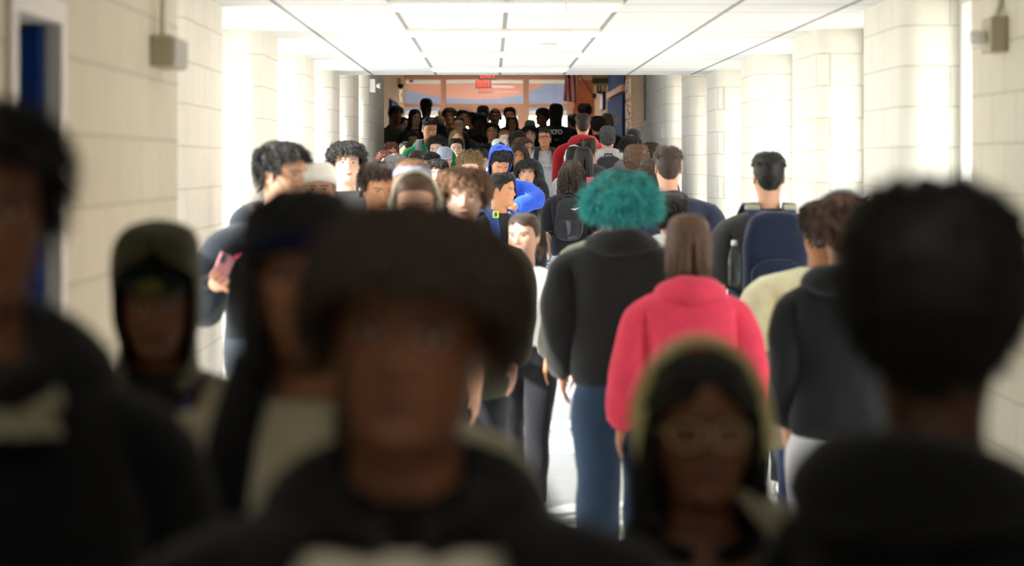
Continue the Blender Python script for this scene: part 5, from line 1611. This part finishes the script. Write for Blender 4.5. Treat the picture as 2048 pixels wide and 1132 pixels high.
headset(p, b, '#3c3e42', 'black headphones over the round curly hair', 2.2, 1.1)
person('person with short dark curls and pale sunlit face next to the curly headphones wearer', 912, 277, 25.3, hy=4, skin='pale', hair_=('curly', 'jet', .5), hh=1.4, top=('tee', '#6a6c70'))
b, p = person('person in green hoodie looking down with grey strap over shoulder', 857, 233, 24.3, yaw=8, hy=8, hp=15, skin='tan', op=.35, beard=.35, hair_=('crop', 'black', .9), hh=1.2, top=('hoodie', '#1f8a5a', {'hood': 1.05}))
backpack(p, b, '#83868a', 'grey backpack on the green hoodie', '#8d9094')
earbud(p, b, 1, 'white earbud in the ear above the green hoodie')
person('person with blond centre parted hair before the glasses wearer', 912, 260, 26.4, hy=6, skin='light', hair_=('long', 'dirty', .8), fem=1, hh=.6, top=('sweater', '#4a4a4c'))
b, p = person('person in white pulled-up hood near middle of crowd', 998, 278, 25.3, hy=8, hp=6, skin='light', hair_=('mop', 'brown', .7), hh=3.0, top=('hoodup', '#e4e4e6', {'off': 2.4}))
person('person with reddish fair hair and flushed face behind the white hood', 1009, 260, 26.4, hy=10, skin='pale', hair_=('pony', 'midbrown', .7), fem=1, hh=.7, top=('sweater', '#5a5450'))
person('person with smooth black hair turned away left of the black fringe', 1035, 261, 24.4, yaw=175, skin='tan', hair_=('mop', 'jet', .6), hh=1.2, top=('jacket', '#3c5560', {'fit': .035}))
person('person with brown hair in profile above the long curly hair', 1043, 274, 23.3, yaw=30, hy=35, skin='light', hair_=('short', 'brown', 1.), hh=1.5, top=('jacket', '#4a5a66', {'fit': .035}))
person('person with long black fringe next to the grey hoodie with glasses', 1060, 250, 27.4, skin='light', hair_=('mop', 'jet', 1.05), hh=2., top=('tee', '#7d7a70'))
b, p = person('person with glasses and hoop earrings in grey hoodie', 1090, 256, 26, hy=-10, skin='tan', hair_=('slick', 'black'), fem=1, hh=.7, top=('hoodie', '#b9bcc2', {'hood': 1.15}), girth=1.1, legs='#1c1d22', shoes='#f0f0f0', op=1.0)
eyeglasses(p, b); earring(p, b, 1); earring(p, b, -1)
textmesh('hoodie_print', 'LIBERTY', .042, M_WHITE, b, .014, Matrix.Translation((-.02, .165, 1.25)) @ Matrix.Rotation(PI, 4, 'Z') @ Matrix.Rotation(R(90), 4, 'X'), .002)
backpack(p, b, '#2b2c30', 'black backpack on the grey hoodie with glasses')
person('person with flat black hair low beside the blue hood', 963, 295, 23.9, hp=24, skin='pale', hair_=('short', 'black', .9), hh=1.0, top=('tee', '#55585e'))

# -- walking away from the camera
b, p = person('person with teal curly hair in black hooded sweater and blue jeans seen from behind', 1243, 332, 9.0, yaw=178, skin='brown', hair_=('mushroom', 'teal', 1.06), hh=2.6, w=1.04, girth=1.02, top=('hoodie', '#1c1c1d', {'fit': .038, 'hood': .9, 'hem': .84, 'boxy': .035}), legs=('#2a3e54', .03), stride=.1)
m = MB()
m.tube(headxf([(3.5 * math.sin(a) + 2.6 * math.sin(a), -6.5 * math.cos(a) - 1, -2.2) for a in np.linspace(-1.3, 1.3, 15)], p), .004, 6); m.obj('necklace', mat('silver', '#d8d4cc', .25, 1.), b, True)
b, p = person('person with straight brown hair in coral red hoodie seen from behind', 1377, 428, 8.3, yaw=184, skin='tan', hair_=('long', 'brown', .42), fem=1, hh=.8, hs=1.04, top=('hoodie', '#e8435e', {'fit': .045, 'hood': .95, 'hem': .72, 'boxy': .05, 'bell': .5}), w=.96, girth=1.05, legs='#26262c',
              arms={'R': [(.245, -.02, 1.12), (.285, .06, .84)], 'L': [(-.245, -.02, 1.12), (-.285, .06, .84)]})
b, p = person('person with cropped black hair in charcoal tee with navy backpack seen from behind', 1538, 303, 11.3, yaw=180, skin='light', hair_=('crop', 'jet', .55), hh=1.0, top=('tee', '#3a3a39', {'sleeve': .56}), legs='#1d2028', w=1.05)
e = backpack(p, b, '#151d33', 'navy backpack on the charcoal tee', '#2c3c5e', 1.06)
for s in (1, -1):
    m = MB(); m.box((s * .092 - .034, -.115, 1.452), (s * .092 + .034, -.02, 1.480)); m.obj('strap_pad', fabric('#a9a68c'), e, bevel=.008)
m = MB(); m.tube([(.02 + .022 * math.cos(a), -.335, 1.10 + .022 * math.sin(a)) for a in np.linspace(0, 2 * PI, 17)], .004, 6); m.obj('key_ring', mat('silver', '#d8d4cc', .25, 1.), e, True)
bt = bpy.data.objects.new('water_bottle', None); COL.objects.link(bt); tag(bt, 'clear water bottle in side pocket of the navy backpack', 'bottle'); world_of(bt, b)
m = MB(); m.lathe([(.028, .0), (.031, .01), (.031, .14), (.026, .165), (.013, .19), (.013, .2)], (-.195, -.19, 1.08), 18); m.obj('bottle_body', glass_mat('clear_plastic', (.80, .84, .84, 1)), bt, True)
m = MB(); m.lathe([(.015, .2), (.015, .222), (.012, .226)], (-.195, -.19, 1.08), 16); m.obj('bottle_cap', M_WHITE, bt, True)
b, p = person('person with short brown hair in navy polo shirt with lanyard seen from behind', 1337, 293, 13.6, yaw=180, skin='light', hair_=('crop', 'darkbrown', .7), hh=1.0, w=1.14, girth=1.12, limb=1.1, top=('polo', '#20263a', {'sleeve': .58, 'fit': .03}), legs='#3a3a3e')
m = MB(); m.tube([(.074 * math.sin(a), -.088 * math.cos(a) - .012, 1.475 - .012 * (1 - math.cos(a))) for a in np.linspace(-1.9, 1.9, 21)], .0075, 6); m.obj('lanyard', fabric('#7a62b0'), b, True)
b, p = person('person with short black hair in pale grey hoodie low beside the navy polo', 1340, 386, 11.6, yaw=168, hy=-14, skin='light', hair_=('short', 'black', .9), hh=1.2, top=('hoodie', '#b9bab6', {'hood': 1.3}))
b, p = person('person in pale yellow sweatshirt half hidden behind the black hoodie', 1642, 402, 9.2, yaw=184, skin='tan', hair_=('short', 'darkbrown'), hh=1.2, top=('sweater', '#fbf7cf', {'fit': .05, 'boxy': .05, 'hem': .93, 'bell': .3}), legs='#2e4066', w=1.15, arms={'L': [(-.33, .0, 1.14), (-.22, .18, 1.02)]})
def drape(label, px, py, Z, w, h, col):
    nu, nv = 18, 16; rows = []
    for j in range(nv):
        t = j / (nv - 1); r = []
        for i in range(nu):
            a = 2 * PI * i / nu
            ww = w * (.35 + .75 * math.sin(PI * min(1, .12 + t * .75))) * (1 + .12 * math.sin(3 * a + 4 * t))
            r.append((ww * math.cos(a) + .10 * w * math.sin(5 * t), .09 * math.sin(a) * (1 + .2 * math.sin(4 * a + 5 * t)), -h * t))
        rows.append(r)
    S = Skin(); idx = S.grid(np.array(rows)); S.p += [tuple(idx[0]), tuple(idx[-1][::-1])]
    o = put('khaki_jacket', mesh(S.allv(), np.array(S.q), S.p, True, 'drape'), fabric(col)); o.location = (ppx(px, Z), Z, pz(py, Z)); tag(o, label, 'jacket')
drape('khaki jacket hanging at the hip of the pale yellow sweatshirt', 1572, 705, 8.75, .15, .38, '#8c8468')
b, p = person('person in black hoodie wearing grey headphones and pale trousers seen from behind', 1684, 386, 7.6, yaw=176, hy=-18, skin='light', hair_=('wavy', 'brown', .9), hh=1.8, top=('hoodie', '#131417', {'fit': .03, 'hood': 1.0, 'hem': .84, 'boxy': .01}), legs=('#d9d9de', .035), w=.84, limb=.9)
headset(p, b, '#8d949c', 'grey headphones on the black hoodie wearer', 3.0, 1.15)
m = MB(); m.tube(bez([(.10, -.172, 1.33), (.085, -.176, 1.30), (.11, -.178, 1.265), (.085, -.176, 1.23), (.10, -.172, 1.205)], 16), .007, 6); m.obj('back_logo', M_WHITE, b, True)
person('person in olive grey sweatshirt mostly hidden behind the teal hair', 1240, 352, 10.6, yaw=180, skin='tan', hair_=('short', 'darkbrown'), hh=1.2, top=('sweater', '#8f8f82', {'fit': .035}), w=1.05, arms={'L': [(-.30, -.02, 1.10), (-.36, .05, .83)]})
b, p = person('person with long curly brown hair in black tee with black backpack seen from behind', 1143, 320, 19.9, yaw=172, skin='light', hair_=('longcurly', 'darkbrown', 1.0), fem=1, hh=1.8, top=('tee', '#26272b', {'fit': .035, 'sleeve': .55}), legs=('#b9c9d6', .02))
e = backpack(p, b, '#303134', 'black backpack with white mark below the long curly hair', None, .86)
m = MB(); m.add([Vector((x, y_, z)) for y_ in (-.278, -.290) for x, z in ((.02, 1.30), (.06, 1.285), (.13, 1.32), (.06, 1.302))], [(0, 1, 2, 3), (7, 6, 5, 4), (0, 4, 5, 1), (1, 5, 6, 2), (2, 6, 7, 3), (3, 7, 4, 0)]); m.obj('swoosh', M_WHITE, e)
person('person with long straight black hair and pink top seen from behind', 1167, 293, 20.9, yaw=186, skin='light', hair_=('long', 'black', .62), fem=1, hh=.8, top=('sweater', '#e3506a'))
b, p = person('person with dark hair and white headphones left of the straight black hair', 1148, 291, 22.3, yaw=190, skin='light', hair_=('long', 'jet', .7), fem=1, hh=1.2, top=('sweater', '#d8d8da'))
headset(p, b, '#f0f0ee', 'white headphones left of the straight black hair', 1.2)
b, p = person('person in grey beanie and grey hoodie with dark backpack seen from behind', 1215, 252, 23.5, yaw=180, skin='light', hair_=('short', 'black', .5), hh=2.2, top=('hoodie', '#c4c5c4', {'hood': 1.4, 'fit': .045}))
beanie(p, b, '#5b5c5e', False, lambda a: np.interp(np.degrees(a), [0, 60, 95, 140, 180], [15., 12.5, 9., 5.5, 4.5]))
backpack(p, b, '#3d3e41', 'dark grey backpack over the grey hoodie with beanie')
b, p = person('person with grey streaked black hair and headphones behind the brown curls', 1259, 270, 22.4, yaw=165, hy=-25, skin='light', hair_=('wavy', 'black', .85), hh=1.8, top=('hoodie', '#77787c'))
headset(p, b, '#b8bcc0', 'silver headphones behind the brown curls', 1.4)
b, p = person('person in black pulled-up hood beside the tan wall', 1268, 257, 25.2, yaw=180, skin='tan', hair_=('short', 'black', .4), hh=3.2, top=('hoodup', '#27282d', {'off': 2.2}))
person('person with round brown curls seen from behind beyond the teal hair', 1273, 288, 19.4, yaw=180, skin='tan', hair_=('afro', 'brown', .55), hh=4., top=('sweater', '#5e6450'), dens=.8)
person('person with dark round curls close to the right wall', 1303, 284, 21.6, yaw=185, skin='brown', hair_=('afro', 'darkbrown', .45), hh=3.4, top=('tee', '#3a3a3c'), dens=.7)
person('person with grey brown curls and olive top left of the navy polo', 1302, 318, 17.4, yaw=176, skin='light', hair_=('longcurly', 'darkbrown', .45), fem=1, hh=1.6, top=('sweater', '#7a7a3e'))
person('person with tied brown hair low between red hoodie and grey beanie', 1179, 275, 22.9, yaw=172, skin='light', hair_=('pony', 'darkbrown', .7), fem=1, hh=.7, top=('tee', '#4a4644'))
b, p = person('person with short brown hair in red hoodie with dark backpack seen from behind', 1166, 227, 24.6, yaw=180, skin='light', hair_=('crop', 'darkbrown', .9), hh=1.2, top=('hoodie', '#c0242e', {'hood': 1.2}), girth=1.08, w=1.08)
backpack(p, b, '#232326', 'black backpack on the red hoodie')

# -- in the dim lobby at the top of the ramp
D = [
 ('tall person in black cap standing above the crowd at left', 852, 196, 30.6, dict(yaw=170, skin='dark', hair_=('crop', 'jet', .5), hh=2.0, top=('jacket', '#232c3a'))),
 ('person with long dark hair and pale face in the dim lobby at left', 829, 218, 29.6, dict(hy=22, skin='light', hair_=('long', 'jet', .9), fem=1, hh=1., top=('sweater', '#1e1d1d'))),
 ('person with dark hair in grey jacket at left edge of dim lobby', 791, 211, 31.2, dict(hy=25, skin='brown', hair_=('wavy', 'jet', .8), hh=2., top=('jacket', '#5d5d58'))),
 ('person with dark hair tucked behind the left edge of the lobby', 806, 234, 33, dict(hy=30, skin='tan', hair_=('long', 'jet', .7), fem=1, hh=.8, top=('sweater', '#6b604c'))),
 ('short person with shadowed face below the long dark hair', 826, 261, 27.6, dict(hp=10, skin='brown', hair_=('short', 'jet', 1.), hh=1.2, top=('hoodie', '#1d1c1c'))),
 ('person with long dark blond hair turned sideways in dim lobby', 876, 232, 31.6, dict(yaw=50, hy=40, skin='light', hair_=('long', 'dirty', .9), fem=1, hh=.8, top=('sweater', '#5a5238'))),
 ('person with wavy dark hair behind the glasses wearer in dim lobby', 899, 215, 32.4, dict(skin='tan', hair_=('wavy', 'darkbrown', 1.), hh=2.4, top=('hoodie', '#2a2826'))),
 ('person with dark hair looking over the wavy hair in dim lobby', 925, 219, 34, dict(hy=20, skin='tan', hair_=('short', 'jet', 1.2), hh=2., top=('tee', '#1f1f20'))),
 ('person in profile facing left beside the dark afro', 944, 223, 34.6, dict(yaw=-70, skin='tan', hair_=('short', 'jet', 1.), hh=1.5, top=('tee', '#45423c'))),
 ('person with wide dark afro in black sweatshirt with pale letters', 958, 224, 30, dict(skin='dark', hair_=('afro', 'jet', .75), hh=6., top=('sweater', '#171617'))),
 ('person in round black bonnet behind the dark afro', 966, 212, 33, dict(skin='dark', hair_=('buzz', 'jet'), hh=2., top=('tee', '#1c1c1c'))),
 ('person with headphones and pulled-back hair in dim lobby middle', 990, 218, 32, dict(skin='brown', hair_=('slick', 'jet'), fem=1, hh=.9, top=('sweater', '#2a2624'))),
 ('person with black fringe and shadowed face behind the white hood', 984, 245, 28.0, dict(skin='tan', hair_=('mop', 'jet', .9), hh=1.6, top=('tee', '#1d1c1c'))),
 ('person with tall black hair before the far doors', 1019, 214, 33.6, dict(skin='tan', hair_=('curly', 'jet', .7), hh=2.6, top=('tee', '#24221f'))),
 ('person with long dark brown hair before the far doors', 1024, 231, 31, dict(skin='tan', hair_=('long', 'darkbrown', .9), fem=1, hh=.8, top=('sweater', '#2c2522'))),
 ('person in camouflage cap before the right far door', 1060, 240, 33, dict(yaw=20, skin='tan', hair_=('buzz', 'brown'), hh=1.4, top=('tee', '#4a4538'))),
 ('person in dark headwrap and olive grey top looking left in lobby', 1087, 216, 30, dict(yaw=-20, hy=-40, skin='brown', hair_=('buzz', 'jet'), hh=1., fem=1, top=('sweater', '#77705e'))),
 ('person in black hooded puffer with white lettering seen from behind', 1112, 207, 29.5, dict(yaw=180, skin='dark', hair_=('buzz', 'jet'), hh=3.2, w=1.1, girth=1.15, top=('hoodup', '#19191a', {'fit': .06}))),
 ('person with small hair bun and glasses beyond the black puffer', 1146, 228, 31, dict(yaw=-150, skin='tan', hair_=('bun', 'black', .8), fem=1, hh=1., top=('sweater', '#8b8578'))),
 ('person with wide round black hair at right of lobby', 1170, 207, 32, dict(yaw=200, skin='tan', hair_=('curly', 'jet', 1.), hh=3., top=('tee', '#232324'))),
 ('person with long fair brown hair beside the navy lockers', 1214, 226, 29.4, dict(yaw=185, skin='light', hair_=('long', 'dirty', .8), fem=1, hh=1., top=('sweater', '#3a3226'))),
 ('person with black hair and red collar behind the red hoodie', 1194, 232, 27.2, dict(yaw=180, skin='tan', hair_=('mop', 'jet', .9), hh=1.6, top=('hoodie', '#1c1b1d'))),
 ('person with shaved head, glasses and grey jacket in lobby', 917, 233, 28.5, dict(skin='light', beard=.3, hair_=('buzz', 'brown'), hh=.5, girth=1.1, top=('jacket', '#4a4b4e', {'inner': '#c9c8c4', 'open': lambda z: 20.}))),
]
DP = {}
for lb, px, yt, Z, kw in D:
    DP[lb] = person(lb, px, yt, Z, dens=.55, **kw)
def dp(s): return next(v for k, v in DP.items() if s in k)
b, p = dp('shaved head'); eyeglasses(p, b); backpack(p, b, '#1d1d1f', 'black backpack on the shaved head person in grey jacket')
b, p = dp('black cap'); ball_cap(p, b, '#161514', True)
b, p = dp('bonnet'); put('bonnet', shell(p, 2.2, lambda a: np.interp(np.degrees(a), [0, 90, 180], [15., 10, 5]), .8), fabric('#141212'), b)
b, p = dp('headwrap'); put('headwrap', shell(p, 1.3, lambda a: np.interp(np.degrees(a), [0, 60, 100, 180], [16., 13, 9, 4]), .5), fabric('#2a2622'), b); put('collar', hood_down(p, .8), fabric('#6e2430'), b)
b, p = dp('camouflage'); ball_cap(p, b, '#5a5a40')
b, p = dp('headphones and pulled-back'); headset(p, b, '#1a1918', 'dark headphones in the dim lobby middle', .8)
b, p = dp('pale letters'); textmesh('chest_lettering', 'NA', .13, mat('logo_pale', '#a8a49a', .8), b, .012, Matrix.Translation((0, .135, 1.27)) @ Matrix.Rotation(PI, 4, 'Z') @ Matrix.Rotation(R(90), 4, 'X'), .004)
b, p = dp('hooded puffer'); textmesh('back_lettering', 'KTO', .085, M_WHITE, b, .02, Matrix.Translation((0, -.19, 1.36)) @ Matrix.Rotation(R(90), 4, 'X'), .006); textmesh('back_lettering', 'CO', .04, mat('logo_pale', '#a8a49a', .8), b, .02, Matrix.Translation((.0, -.2, 1.25)) @ Matrix.Rotation(R(90), 4, 'X'))
b, p = dp('red collar'); put('collar', hood_down(p, .5), fabric('#b3262f'), b)
